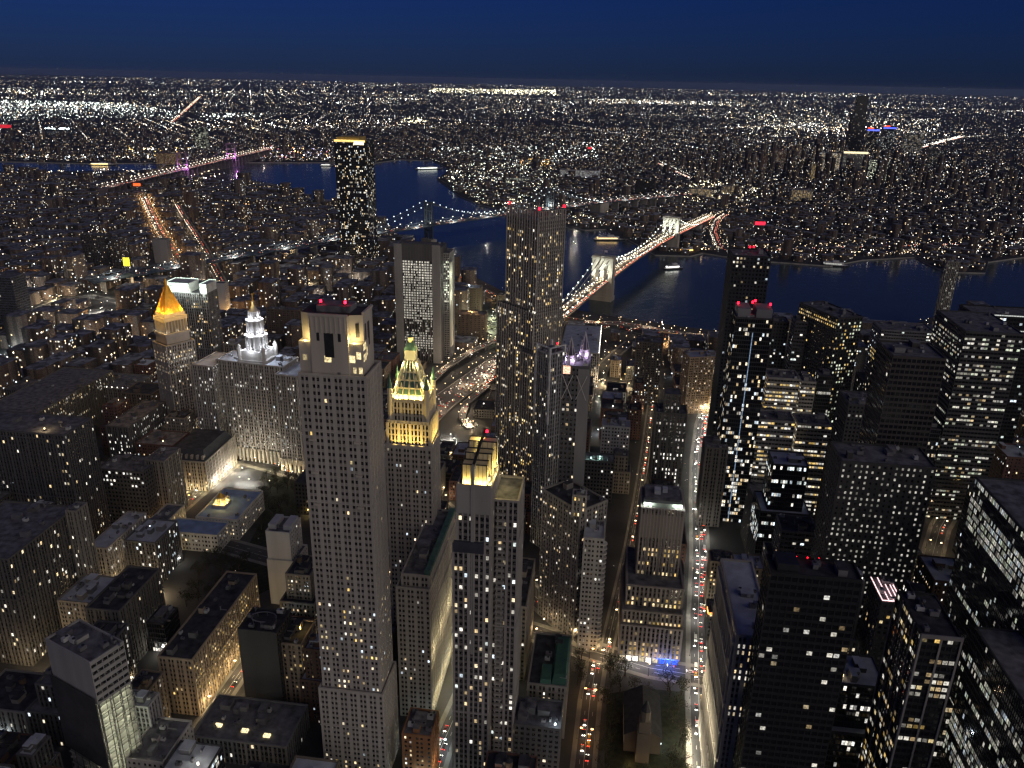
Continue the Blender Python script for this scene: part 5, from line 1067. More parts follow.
T = tower('apartment_block', 'tan brick slab with vertical strips of warm windows near the river', 76, 'L', (690, 358), (721, 357), None, D=24, st='brick', col=(.34, .25, .17), lit=sel(rows=[('f', 0, 1, .22)], d=.1), pal='warm', nmax=70, clutter=3, roof=ROOFL, phrase='the tan riverside slab'); plight(T['root'], (T['w'] * .3, -T['d'] / 2 - 8, 6), (1, .7, .3), 9000, .5); plight(T['root'], (T['w'] * .55, -T['d'] / 2 - 4, 8), (1, .75, .3), 9000, .5)
tower('apartment_block', 'dark brick apartment tower with a flat top near the riverside viaduct', 84, 'L', (637, 342), 663, None, D=24, st='brick', col=(.07, .06, .055), lit=.16, pal='mix', nmax=40, clutter=2, phrase='the dark riverside apartment tower')
T = tower('school_building', 'long grey building with a string of white roof edge lights before the riverside viaduct', 44, 'R', (599, 354), 560, 327, st='grey', col=(.24, .24, .25), lit=.05, pal='white', nmax=20, clutter=6, roof=ROOFL, phrase='the string lit roof')
for i in range(18): roof_lamp(T['root'], T['w'] / 2, -T['d'] / 2 + T['d'] * i / 17, T['H'] + .1, WHITE, 5, .5)
T = tower('office_block', 'mid height block with a teal lit roof terrace left of the narrow street', 46, 'R', (614, 463), 585, None, D=18, st='dark', lit=.06, pal='white', nmax=10, clutter=2)
for u in (-.3, 0, .3): roof_lamp(T['root'], u * T['w'], -T['d'] * .3, T['H'] + .1, (.6, 1, .85), 6, .4, energy=1200)
tower('office_block', 'pale blue roofed block left of the narrow street with two roof tanks', 60, 'R', (630, 428), 602, None, D=18, st='pale', col=(.4, .4, .42), lit=.1, pal='warm', nmax=20, clutter=2, tank=2, roof=ROOFL)
tower('office_block', 'tall thin classical block right of the busy shop street', 82, 'L', (706, 448), 728, None, D=24, st='stone', col=(.14, .13, .12), lit=.05, pal='white', nmax=20, clutter=2)
tower('office_block', 'small warm lit block on the right kerb of the busy shop street', 42, 'L', (711, 562), 734, None, D=16, st='tan', lit=.3, pal='gold', nmax=24, clutter=2)
T = tower('shop_building', 'low shop with an orange red glowing roof rim on the busy shop street', 24, 'L', (709, 613), 724, None, D=16, st='dark', lit=.05, nmax=6, clutter=1, roof=ROOFM); b = MB(); w, d, z = T['w'], T['d'], T['H']
b.box(-w / 2 - .7, w / 2 + .7, -d / 2 - .9, -d / 2 - .5, z - .8, z + .9, GLOW, (3, .8, .2)); b.box(-w / 2 - .9, -w / 2 - .5, -d / 2 - .5, -d * .1, z - .8, z + .9, GLOW, (3, 1.2, .3)); b.build('neon_rim', T['root'])
# upper left and riverside
tower('apartment_tower', 'dark twin slab apartment tower rising among the upper left blocks', 76, 'R', (104, 236), 80, None, D=26, st='brick', col=(.05, .045, .045), lit=.10, pal='mix', nmax=40, clutter=1, phrase='the upper left slab')
tower('apartment_tower', 'second dark slab apartment tower just right of the twin slab with more lit rooms', 70, 'R', (119, 240), 109, None, D=26, st='brick', col=(.06, .05, .045), lit=.2, pal='mix', nmax=40, clutter=1)
tower('office_tower', 'grey tower with a small pyramid cap beside the orange avenue', 54, 'R', (166, 240), 152, None, D=16, st='grey', col=(.2, .2, .21), lit=.01, nmax=4, clutter=0, blank='f')
tower('office_tower', 'bluish glass tower cut by the left edge of the view', 92, 'R', (11, 278), -40, None, D=30, st='glass', col=(.09, .1, .13), lit=.01, nmax=4, clutter=0)
tower('apartment_block', 'blank pale sided slab between the gold pyramid tower and the white spire', 58, 'R', (224, 284), 209, None, D=14, st='pale', lit=.05, nmax=6, clutter=0, blank='f')
tower('apartment_block', 'dark brown slab right of the white spire', 62, 'R', (298, 311), 266, None, D=16, st='brick', col=(.11, .085, .07), lit=.06, pal='warm', nmax=30, clutter=1)
T = tower('apartment_block', 'dark red brick block with white roof floodlights right of the windowless striped tower', 48, 'R', (480, 289), 456, None, D=26, st='brick', col=(.1, .075, .06), lit=.04, pal='warm', nmax=20, clutter=1); roof_lamp(T['root'], 0, 0, T['H'], COOL, 9, .9, energy=9000)
T = tower('apartment_block', 'dark brick block with an orange lit roof beside the wide approach road', 44, 'R', (485, 316), 457, None, D=24, st='brick', col=(.1, .075, .06), lit=.04, pal='warm', nmax=20, clutter=1); roof_lamp(T['root'], 0, -2, T['H'], ORNG, 9, .8, energy=16000)
tower('apartment_block', 'dark narrow riverside block next to the lit garden', 50, 'R', (508, 296), 497, None, D=22, st='brick', col=(.09, .07, .06), lit=.06, pal='warm', nmax=20, clutter=1)
# the far shore
tower('skyscraper', 'very tall thin black tower rising above the far right district to the horizon', 338, 'L', (858, 96), 869, None, D=34, st='black', lit=.02, pal='mix', nmax=10, clutter=0, phrase='the thin black skyscraper', tiers=[(0, 1, 0, 1, 240, 1), (-.25, 1.15, -.1, 1.1, 0, 240)])
T = tower('office_tower', 'distant tower with a bright cream crown line below the thin black skyscraper', 120, 'L', (844, 153), 868, None, D=40, st='stone', lit=.16, pal='green', nmax=20, clutter=0); b = MB(); b.box(-T['w'] / 2 - 1, T['w'] / 2 + 1, -T['d'] / 2 - 2, -T['d'] / 2 - 1, T['H'] - 1, T['H'] + 7, GLOW, (1.6, 1.35, .8)); b.build('crown_light', T['root'])
for i, (c, fx, H, st, lp, pal, lb) in enumerate((((822, 153), 843, 85, 'bands', .55, 'warm', 'distant wide office with full lit floors left of the cream crowned tower'), ((812, 164), 822, 70, 'stone', .7, 'gold', 'distant squat golden lit block left of the full lit office'), ((792, 190), 813, 40, 'stone', .6, 'gold', 'distant long low block with bright lit front above the right shore'),
        ((868, 128), 880, 150, 'black', .1, 'mix', 'distant dark tower right of the thin black skyscraper with blue lights'), ((884, 126), 897, 150, 'black', .12, 'cool', 'distant dark tower with red and blue top lights'), ((905, 134), 925, 120, 'dark', .3, 'mix', 'distant tall slab with dense windows at upper right'), ((872, 160), 890, 90, 'glass', .4, 'green', 'distant greenish lit block under the dark towers'), ((775, 150), 790, 95, 'brick', .25, 'mix', 'distant housing tower left of the full lit office'),
        ((755, 156), 768, 80, 'brick', .25, 'mix', 'distant housing slab farthest left in the right shore cluster'), ((792, 146), 806, 90, 'brick', .25, 'mix', 'distant housing tower behind the full lit office'), ((930, 150), 944, 90, 'dark', .15, 'mix', 'distant slab near the bright streak road'), ((636, 179), 655, 60, 'black', .03, 'mix', 'dark blank block standing above the far shore houses'), ((722, 186), 742, 35, 'stone', .5, 'gold', 'golden lit long building where the stone bridge lands'),
        ((690, 189), 712, 32, 'stone', .55, 'gold', 'golden lit wide building left of the bridge landing'), ((192, 127), 204, 110, 'glass', .2, 'green', 'distant dark curved tower by the far end of the truss bridge'), ((155, 153), 176, 50, 'brick', .5, 'gold', 'distant amber lit factory at the far end of the truss bridge'), ((506, 178), 530, 22, 'grey', .5, 'green', 'distant greenish shed in the lit dockyard'), ((560, 170), 600, 30, 'pale', .5, 'cool', 'distant long pale dock building with lit rows'))):
    T = tower('distant_tower', lb, H, 'L', c, fx, None, D=random.uniform(24, 40), st=st, lit=lp, pal=pal, bright=1.0, nmax=16, clutter=0, group='distant buildings of the far shore')
    if i in (3, 4):
        b = MB(); b.box(-T['w'] / 2, T['w'] / 2, -T['d'] / 2 - 1.5, -T['d'] / 2 - 1, T['H'] - 16, T['H'] - 8, GLOW, (.2, .3, 3)); b.box(-T['w'] / 2, 0, -T['d'] / 2 - 1.5, -T['d'] / 2 - 1, T['H'] - 4, T['H'] + 3, GLOW, (3, .2, .1)); b.build('top_sign', T['root'])
# billboards and boats
def billboard(p, z, wd, h, g, label):
    q = U(*p, z); root = empty('lit_sign', (q.x, q.y, 3)); tag(root, label, 'sign'); b = MB(); b.box(-wd / 2, wd / 2, 0, 1, z - 3, z - 3 + h, DARKM, (0, 0, 0)); b.build('sign_box', root); b = MB(); b.face([(-wd / 2, -.1, z - 3), (wd / 2, -.1, z - 3), (wd / 2, -.1, z - 3 + h), (-wd / 2, -.1, z - 3 + h)], GLOW, g); b.build('sign_face', root); b = MB()
    for x in (-wd * .3, wd * .3): b.bar((x, .5, 0), (x, .5, z - 3), 1, 1, DARKM)
    b.build('sign_post', root)
billboard((760, 225), 30, 28, 9, (2, .05, .12), 'long pink red glowing sign on the right shore above the water')
billboard((590, 149), 40, 26, 10, (1, .04, .06), 'small red glowing sign far off beyond the dockyard')
billboard((6, 128), 30, 70, 20, (.8, .03, .05), 'wide red glowing sign at the far upper left edge')
billboard((137, 186), 35, 24, 9, (2, .25, .05), 'orange red glowing sign beside the truss bridge')
billboard((127, 266), 40, 12, 16, (2.4, 2.1, .1), 'small yellow lit sign panel among the upper left blocks')
def boat(p, L, label, g, ang):
    q = U(*p, 0); root = empty('ferry_boat', (q.x, q.y, 0), ang); tag(root, label, 'boat', None); b = MB(); wd = L * .24; hm = pmat('boat_white', (.6, .6, .6))
    b.prism([(-L / 2, -wd / 2), (L * .3, -wd / 2), (L / 2, 0), (L * .3, wd / 2), (-L / 2, wd / 2)], -1, 3, DARKM, hm, 1.05); b.build('hull', root); b = MB(); b.prism([(-L * .4, -wd * .4), (L * .25, -wd * .4), (L * .3, 0), (L * .25, wd * .4), (-L * .4, wd * .4)], 3, 9, hm); b.box(-L * .1, L * .12, -wd * .3, wd * .3, 9, 13, hm); b.build('cabin', root); b = MB()
    for s in (-1, 1): b.box(-L * .38, L * .22, s * wd * .43 - .1, s * wd * .43 + .1, 4.6, 7, GLOW, g)
    b.box(-L * .42, -L * .405, -wd * .38, wd * .38, 4.6, 7, GLOW, g); b.build('cabin_window', root); b = MB(); b.cyl(0, 0, .25, 13, 19, METAL, 6); b.build('mast', root)
boat((103, 165), 110, 'large ferry lit golden moored on the upper left river', (5, 3.6, 1.4), .1)
boat((674, 269), 46, 'small ferry with white cabin lights right of the stone bridge', (3, 3, 2.7), .4)
boat((835, 266), 60, 'long low barge with a white edge near the right shore', (.5, .5, .45), -.2)
boat((430, 169), 130, 'large grey ship with white deck lights in the dockyard basin', (3, 3.2, 2.8), .5)
boat((327, 166), 60, 'small lit ship left of the lone dark riverside tower', (2, 2, 1.8), .1)
boat((610, 240), 80, 'moored barge with a warm lit deck by the dark far shore park', (2.6, 1.7, .7), .1)
boat((690, 252), 60, 'floating restaurant glowing amber under the far end of the stone bridge', (5, 2.6, .6), .4)
# the chapel and its trees
def chapel():
    C = U(641, 700, 20); root = empty('chapel', (C.x, C.y - 8, 3), -math.radians(7)); tag(root, 'dark gabled stone chapel with columned porch and stubby tower among bare trees', 'chapel'); HEROES.append(('the chapel', C.x, C.y))
    sm = stonemat((.13, .11, .09)); rm = pmat('chapel_slate', (.035, .037, .042), .8, 0, .3, .3); w, d = 22, 36; b = MB(); b.box(-w / 2, w / 2, -d / 2, d / 2, 0, 13, sm); b.build('wall', root); b = MB()
    b.face([(-w / 2 - .6, -d / 2 - .6, 13), (0, -d / 2 - .6, 20), (0, d / 2 + .6, 20), (-w / 2 - .6, d / 2 + .6, 13)][::-1], rm); b.face([(w / 2 + .6, -d / 2 - .6, 13), (w / 2 + .6, d / 2 + .6, 13), (0, d / 2 + .6, 20), (0, -d / 2 - .6, 20)], rm)
    for y in (-d / 2, d / 2): b.face([(-w / 2, y, 13), (w / 2, y, 13), (0, y, 19.7)], sm)
    b.build('roof', root); b = MB(); y = -d / 2 - 4
    b.box(-4, 4, y - 4, y + 4, 0, 22, sm); b.box(-3.4, 3.4, y - 3.4, y + 3.4, 22, 30, stonemat((.13, .11, .09))); b.cyl(0, y, 3, 30, 37, stonemat((.13, .11, .09)), 8); b.cyl(0, y, 3.2, 37, 44, rm, 8, .1); b.build('tower', root); b = MB()
    for i in range(4): b.cyl(-7.5 + i * 5, d / 2 + 4, .7, .6, 10, sm, 8)
    b.box(-9, 9, d / 2, d / 2 + 5.4, 0, .6, sm); b.prism([(-9.4, d / 2), (9.4, d / 2), (9.4, d / 2 + 5.6), (-9.4, d / 2 + 5.6)], 10, 14, sm, scale=.4); b.build('porch', root); b = MB()
    for s in (-1, 1):
        for i in range(5): b.box(s * w / 2 - .06, s * w / 2 + .06, -14 + i * 6.4, -11.6 + i * 6.4, 3, 9, GLOW, (.14, .1, .05))
    b.build('window', root); plight(root, (-7, y - 6, 3), (1, .6, .25), 500, .3); plight(root, (6, y - 9, 3), (1, .65, .3), 350, .3); roof_lamp(root, 11.6, -d * .3, 0, COOL, 9, .5, energy=900)
    FOOT.append((C.x, C.y - 12, 15, 32, 7))
chapel()
# trees: tapered trunk, limbs and a loose crown of twigs and leaf flecks
BARK = pmat('bark', (.07, .055, .045), .95, 0, .3, .5); LEAF = pmat('leaf', (.05, .055, .03), .9, 0, .5, .6); LEAFG = pmat('leaf_green', (.05, .055, .03), .9, 0, .5, .6)
def tree_meshes(seed, h, leaf, dens):
    rr = random.Random(seed); b = MB(); tips = []
    def limb(p, d, l, r, lv):
        q = p + d * l; n = len(b.v); x = d.orthogonal().normalized(); y = d.cross(x); k = 5 if lv < 2 else 3
        for c, s in ((p, r), (q, r * .6)):
            for i in range(k): b.v.append(tuple(c + x * (s * math.cos(i * 6.283 / k)) + y * (s * math.sin(i * 6.283 / k))))
        for i in range(k): b.f.append((n + i, n + (i + 1) % k, n + k + (i + 1) % k, n + k + i)); b.m.append(b.mi(BARK)); b.g.append((0, 0, 0))
        tips.append((q, lv))
        if lv < 4:
            for i in range(3 if lv else 5):
                e = (d * .7 + Vector((rr.uniform(-1, 1), rr.uniform(-1, 1), rr.uniform(-.1, .8)))).normalized(); limb(p.lerp(q, rr.uniform(.55, 1)), e, l * rr.uniform(.55, .8), r * .52, lv + 1)
    limb(Vector((0, 0, 0)), Vector((0, 0, 1)), h * .32, h * .022, 0); o = b.build('x'); tm = o.data; bpy.data.objects.remove(o); b = MB()
    for q, lv in tips:
        if lv < 2: continue
        for i in range(dens):
            c = q + Vector((rr.gauss(0, .8), rr.gauss(0, .8), rr.gauss(0, .6))); a = Vector((rr.uniform(-1, 1), rr.uniform(-1, 1), rr.uniform(-1, 1))).normalized(); e = a.orthogonal().normalized(); s = rr.uniform(.25, .55)
            b.face([c - a * s, c + e * s * .6, c + a * s, c - e * s * .6], leaf)
    o = b.build('x'); cm = o.data; bpy.data.objects.remove(o); return tm, cm
TREES = [tree_meshes(i, 15 + i, LEAFG if i % 2 else LEAF, 1 + (i % 2)) for i in range(4)]
def tree(x, y, label, group, k=None, s=None):
    tm, cm = TREES[random.randrange(4) if k is None else k]; o = link('tree', tm); o.location = (x, y, 3); o.rotation_euler = (0, 0, random.uniform(0, 6.28)); q = s or random.uniform(.8, 1.2); o.scale = (q, q, q); tag(o, label, 'tree', group); link('crown', cm, o)
def scatter(poly, n, label, group, mind=6, avoid=()):
    pts = [U(*p) for p in poly]; xs = [p.x for p in pts]; ys = [p.y for p in pts]; done = []
    for _ in range(n * 40):
        if len(done) >= n: break
        x, y = random.uniform(min(xs), max(xs)), random.uniform(min(ys), max(ys))
        if not inpoly(x, y, [(p.x, p.y) for p in pts]) or hitfoot(x, y, 2, 2) or any((x - a) ** 2 + (y - c) ** 2 < mind ** 2 for a, c in done) or nearroad(x, y, 1): continue
        done.append((x, y)); tree(x, y, label, group)
def inpoly(x, y, P):
    r = False; j = len(P) - 1
    for i in range(len(P)):
        if (P[i][1] > y) != (P[j][1] > y) and x < (P[j][0] - P[i][0]) * (y - P[i][1]) / (P[j][1] - P[i][1]) + P[i][0]: r = not r
        j = i
    return r
def hitfoot(x, y, hw, hd, rot=7, m=1.5):
    for cx, cyy, w, d, rt in FOOT:
        if abs(x - cx) > w + d + hw + hd + 5 or abs(y - cyy) > w + d + hw + hd + 5: continue
        a = math.radians(rt); dx, dy = x - cx, y - cyy; u = dx * math.cos(a) - dy * math.sin(a); v = dx * math.sin(a) + dy * math.cos(a)
        da = math.radians(rot - rt); ew = abs(hw * math.cos(da)) + abs(hd * math.sin(da)); ed = abs(hw * math.sin(da)) + abs(hd * math.cos(da))
        if abs(u) < w + ew + m and abs(v) < d + ed + m: return True
    return False
def nearroad(x, y, r):
    for pl, wd in ROADS:
        for a, c in zip(pl[:-1], pl[1:]):
            ax, ay, bx_, by = a[0], a[1], c[0], c[1]; L2 = (bx_ - ax) ** 2 + (by - ay) ** 2
            t = max(0, min(1, ((x - ax) * (bx_ - ax) + (y - ay) * (by - ay)) / L2)) if L2 else 0
            if (x - ax - t * (bx_ - ax)) ** 2 + (y - ay - t * (by - ay)) ** 2 < (wd / 2 + r) ** 2: return True
    return False
scatter([(596, 790), (600, 690), (690, 690), (700, 790)], 34, 'leafless tree in the dark yard around the chapel', 'trees around the chapel', 5)
scatter([(575, 690), (585, 640), (625, 640), (640, 672)], 12, 'bare tree at the lit street corner before the chapel', 'trees at the street corner', 4)
scatter([(175, 610), (215, 545), (262, 525), (300, 560), (300, 470), (262, 470), (265, 530), (240, 600)], 60, 'dark tree in the park beside the blue roofed hall', 'trees in the hall park', 6)
scatter([(60, 470), (66, 430), (110, 430), (112, 470)], 14, 'dark tree in the pale lit plaza at left', 'trees in the pale plaza', 6)
scatter([(380, 360), (385, 320), (400, 310), (420, 352)], 10, 'tree lit by lamps at the foot of the windowless striped tower', 'trees by the striped tower', 7)
scatter([(478, 340), (484, 300), (505, 300), (506, 340)], 22, 'lamp lit green tree in the garden beside the approach road', 'trees in the lit garden', 7)
for p, c, e in (((492, 312), (.95, 1, .6), 60000), ((486, 326), (.95, 1, .6), 60000), ((500, 322), (.95, 1, .6), 60000), ((392, 338), (.95, 1, .7), 30000), ((404, 330), (.95, 1, .7), 26000)):
    q = U(*p, 14); o = link('garden_lamp', POLE); o.location = (q.x, q.y, 3); o.scale = (1, 1, 1.3); tag(o, 'tall greenish garden lamp by the windowless striped tower', 'lamp', 'tall garden lamps'); link('lamp_head', HEADS['white'], o); plight(o, (2.3, 0, 8.5), c, e, .5)

# lamp lit corners of the farther streets, seen as small pools of light between the roofs
POOLS = [((40, 252), 'white'), ((28, 226), 'warm'), ((62, 208), 'white'), ((85, 177), 'white'), ((20, 188), 'white'), ((70, 200), 'warm'), ((35, 292), 'white'), ((62, 300), 'warm'), ((20, 280), 'amber'), ((106, 318), 'amber'), ((112, 345), 'amber'), ((92, 312), 'white'), ((135, 290), 'warm'), ((146, 300), 'white'), ((222, 306), 'amber'), ((228, 318), 'amber'), ((215, 296), 'amber'), ((272, 216), 'warm'), ((250, 206), 'amber'), ((300, 240), 'warm'), ((245, 222), 'warm'), ((262, 232), 'amber'), ((18, 355), 'cool'), ((8, 362), 'cool'), ((205, 285), 'white'), ((280, 262), 'warm'), ((296, 250), 'white'), ((320, 236), 'warm'), ((180, 232), 'amber'), ((52, 330), 'white'), ((75, 335), 'warm'), ((20, 385), 'white'), ((88, 352), 'white'), ((150, 348), 'cool'), ((330, 300), 'white'), ((310, 285), 'warm'), ((345, 270), 'warm'), ((360, 285), 'white'), ((600, 405), 'white'), ((575, 440), 'warm'), ((610, 385), 'warm'), ((640, 390), 'warm'), ((670, 345), 'amber'), ((705, 400), 'white'), ((720, 380), 'white'), ((560, 425), 'white'), ((830, 330), 'warm'), ((870, 400), 'cool'), ((905, 410), 'white'), ((780, 350), 'white'), ((945, 470), 'amber'), ((140, 605), 'warm'), ((60, 590), 'warm'), ((30, 690), 'warm'), ((245, 700), 'warm'), ((470, 425), 'warm'), ((450, 440), 'white'), ((246, 468), 'white'), ((238, 480), 'white')]
POOLPTS = []
for (q, k) in POOLS:
    c = U(*q); POOLPTS.append((c.x, c.y)); e = 1.0 + c.length / 900
    for i in range(3):
        x, y = c.x + random.uniform(-16, 16), c.y + random.uniform(-14, 14)
        if hitfoot(x, y, 1, 1): continue
        FARLAMPS.append((x, y, 10, 1.6, k)); l = plight(None, (x, y, 9.5), LCOL[k], 11000 * e * random.uniform(.6, 1.4), .5)
# ------------------------------------------------------------------ the ordinary blocks of the near city
MNP = [(p[0], p[1]) for p in MN] + [(1600, 900), (1600, -500), (-4000, -500), (-4200, 2500)]
KEEP = [[tuple(U(*p)[:2]) for p in q] for q in (
    [(165, 620), (170, 540), (215, 480), (265, 480), (300, 460), (310, 560), (240, 605)], [(590, 800), (590, 685), (690, 685), (705, 800)], [(570, 700), (580, 630), (645, 645), (640, 690)],
    [(55, 475), (60, 425), (112, 425), (115, 478)], [(205, 475), (215, 440), (310, 460), (310, 490)], [(478, 345), (484, 298), (506, 300), (506, 345)], [(405, 432), (470, 420), (506, 390), (506, 345), (430, 395)], [(140, 275), (140, 258), (175, 262), (180, 276)])]
def zone(px, py):
    """(low, high, tall share, tall low, tall high) by district"""
    if px < 335 and py < 330: return (11, 24, .05, 40, 62)
    if px < 510 and py < 330: return (14, 30, .22, 42, 58)
    if px < 330 and py < 600: return (16, 42, .12, 45, 60)
    if px < 330: return (22, 48, .1, 50, 58)
    if 395 < px < 505 and py < 480: return (7, 13, 0, 0, 0)
    if px < 505: return (16, 34, .05, 36, 42)
    if px < 720 and py < 400: return (12, 28, .15, 32, 45)
    if px < 720: return (18, 50, .1, 52, 66)
    if py < 350: return (9, 22, .1, 26, 34)
    if py < 400: return (20, 55, .2, 60, 80)
    return (35, 80, .25, 85, 112)
PLOTS = []
rot0 = 7
ex, ey = dirs(rot0)
rr = random.Random(77)
for bi in range(-34, 20):
    for bj in range(2, 34):
        x0 = bi * 92 + rr.uniform(-3, 3); y0 = bj * 84 + rr.uniform(-2, 2); nx = rr.choice((2, 3, 3)); ny = 2; wx = 80 / nx; wy = 72 / ny
        for i in range(nx):
            for j in range(ny):
                lx, ly = x0 + (i + .5) * wx, y0 + (j + .5) * wy; c = ex * lx + ey * ly
                p = PX((c.x, c.y, 3)); 
                if not (-60 < p[0] < 1090 and 100 < p[1] < 860): continue
                if not inpoly(c.x, c.y, MNP): continue
                w, d = wx - rr.uniform(.8, 4), wy - rr.uniform(.8, 6)
                if any(not inpoly(c.x + sx * w * .7, c.y + sy * d * .7, MNP) for sx in (-1, 1) for sy in (-1, 1)): continue
                if any(inpoly(c.x, c.y, q) for q in KEEP): continue
                if any((c.x - a) ** 2 + (c.y - b_ - 6) ** 2 < 30 ** 2 for a, b_ in POOLPTS): continue
                if hitfoot(c.x, c.y, w / 2, d / 2, rot0, 1.5):
                    w *= .55; d *= .6
                    if hitfoot(c.x, c.y, w / 2, d / 2, rot0, 1.2): continue
                if nearroad(c.x, c.y, max(w, d) / 2 + 1):
                    w *= .6; d *= .6
                    if nearroad(c.x, c.y, max(w, d) / 2 + 1): continue
                lo, hi, ts, tl, th = zone(*p); h = rr.uniform(lo, hi) if rr.random() > ts else rr.uniform(tl, th)
                PLOTS.append((math.hypot(c.x, c.y), c.x, c.y, w, d, h, p))
PLOTS.sort()
KIND = [('brick', (.11, .07, .055), 'brown brick'), ('brick', (.14, .08, .065), 'red brick'), ('tan', (.18, .15, .115), 'tan'), ('grey', (.12, .12, .12), 'grey'), ('stone', (.24, .23, .21), 'pale stone'), ('dark', (.06, .06, .062), 'dark'), ('glass', (.05, .05, .055), 'dark glass'), ('lime', (.24, .22, .19), 'limestone')]
def where(x, y):
    best = sorted(HEROES, key=lambda q: (q[1] - x) ** 2 + (q[2] - y) ** 2)[0]
    dx, dy = x - best[1], y - best[2]
    rel = ('right of' if dx > 0 else 'left of') if abs(dx) > abs(dy) else ('behind' if dy > 0 else 'in front of')
    return rel + ' ' + best[0]
ORD = ['', 'second ', 'third ', 'fourth ', 'fifth ', 'sixth ', 'seventh ', 'eighth ', 'ninth ', 'tenth ', 'eleventh ', 'twelfth ']
USED = {}; NGEN = 250; MANY = []
for n, (dist, x, y, w, d, h, p) in enumerate(PLOTS):
    if n >= NGEN: MANY.append((x, y, w, d, h)); continue
    st, col, word = rr.choice(KIND if dist < 900 else KIND[:6]); rl, rw = rr.choice(((ROOFD, 'black roofed'), (ROOFD, 'black roofed'), (ROOFM, 'grey roofed'), (ROOFL, 'pale roofed')))
    tank = 1 if (rr.random() < .3 and st in ('brick', 'tan', 'lime', 'stone') and h < 60) else 0
    size = 'low' if h < 24 else 'mid height' if h < 50 else 'tall'
    setback = h > 35 and rr.random() < .5
    lab = f"{size} {rw} {word} building" + (' with roof tank' if tank else '') + (' and setback' if setback and tank else ' with setback' if setback else '')
    wh = where(x, y); key = lab + wh; k = USED.get(key, 0); USED[key] = k + 1
    lab = lab + ' ' + wh + (f', {ORD[min(k, 11)]}nearest' if k else '')
    if len(lab.split()) > 16: lab = lab.replace(rw + ' ', '')
    if len(lab.split()) > 16: lab = lab.replace(size + ' ', '')
    u = (.15, .85, .15, .9) if setback else (0, 1, 0, 1)
    tiers = [(*u, h * .62, h), (0, 1, 0, 1, 0, h * .62)] if setback else [(0, 1, 0, 1, 0, h)]
    if p[0] > 720 and rr.random() < .6: st, col, word = rr.choice((KIND[5], KIND[6], ('bands', (.14, .14, .14), 'banded')))
    lp = rr.choice((.03, .06, .1, .16)) * (1.6 if p[0] > 720 else 1) if st != 'glass' else rr.choice((.05, .2)); 
    side = 'R' if p[0] < 600 else 'L'; ff = floors(.25, .5, .03, n) if rr.random() < (.6 if p[0] > 720 else .25) else None
    T = tower('city_building', lab, h, side, None, None, world=(Vector((x, y, 0)), w, d, rot0), st=st, col=col, tiers=tiers, lit=ff or (lambda c, lp=lp: lp), pal=rr.choice(('mix', 'warm', 'white', 'mix', 'cool')), bright=rr.choice((.6, .9, 1.1)), nmax=10 if dist < 620 else 4 if dist < 800 else 0, roof=rl, clutter=4 if dist < 700 else 2, tank=tank, group='ordinary city buildings', units=6 if dist < 620 else 3 if dist < 850 else 0, near=False)
    if dist < 1400 and rr.random() < .75:        # lamp added on the street wall to give glow between the buildings
        e, c_ = rr.choice((900, 1600, 2600, 3600)), rr.choice((WARM, WARM, WHITE, GOLD, COOL)); s_ = rr.choice('fs'); xw, yw = (rr.uniform(-w * .4, w * .4), -d / 2 - 1.6) if s_ == 'f' else ((w / 2 + 1.6) * (1 if side == 'R' else -1), rr.uniform(-d * .4, d * .4))
        b = MB(); b.box(xw - .5, xw + .5, yw - .5, yw + .5, 6.2, 6.9, GLOW, tuple(q * 7 for q in c_)); b.bar((xw, yw, 7), (xw * .9 if s_ != 'f' else xw, yw * .9 if s_ == 'f' else yw, 7), .2, .2, DARKM, (0, 0, 0)); b.build('wall_lamp', T['wall']); plight(T['root'], (xw * 1.04, yw * 1.06, 5.6), c_, e, .4)
    if rr.random() < .45: roof_lamp(T['roof'], rr.uniform(-w * .3, w * .3), rr.uniform(-d * .3, d * .3), T['H'] + .06, rr.choice((WHITE, COOL, WARM, WHITE)), rr.uniform(4, 9), rr.uniform(.35, .6), energy=rr.choice((0, 0, 700, 1500)) if dist < 900 else 0)
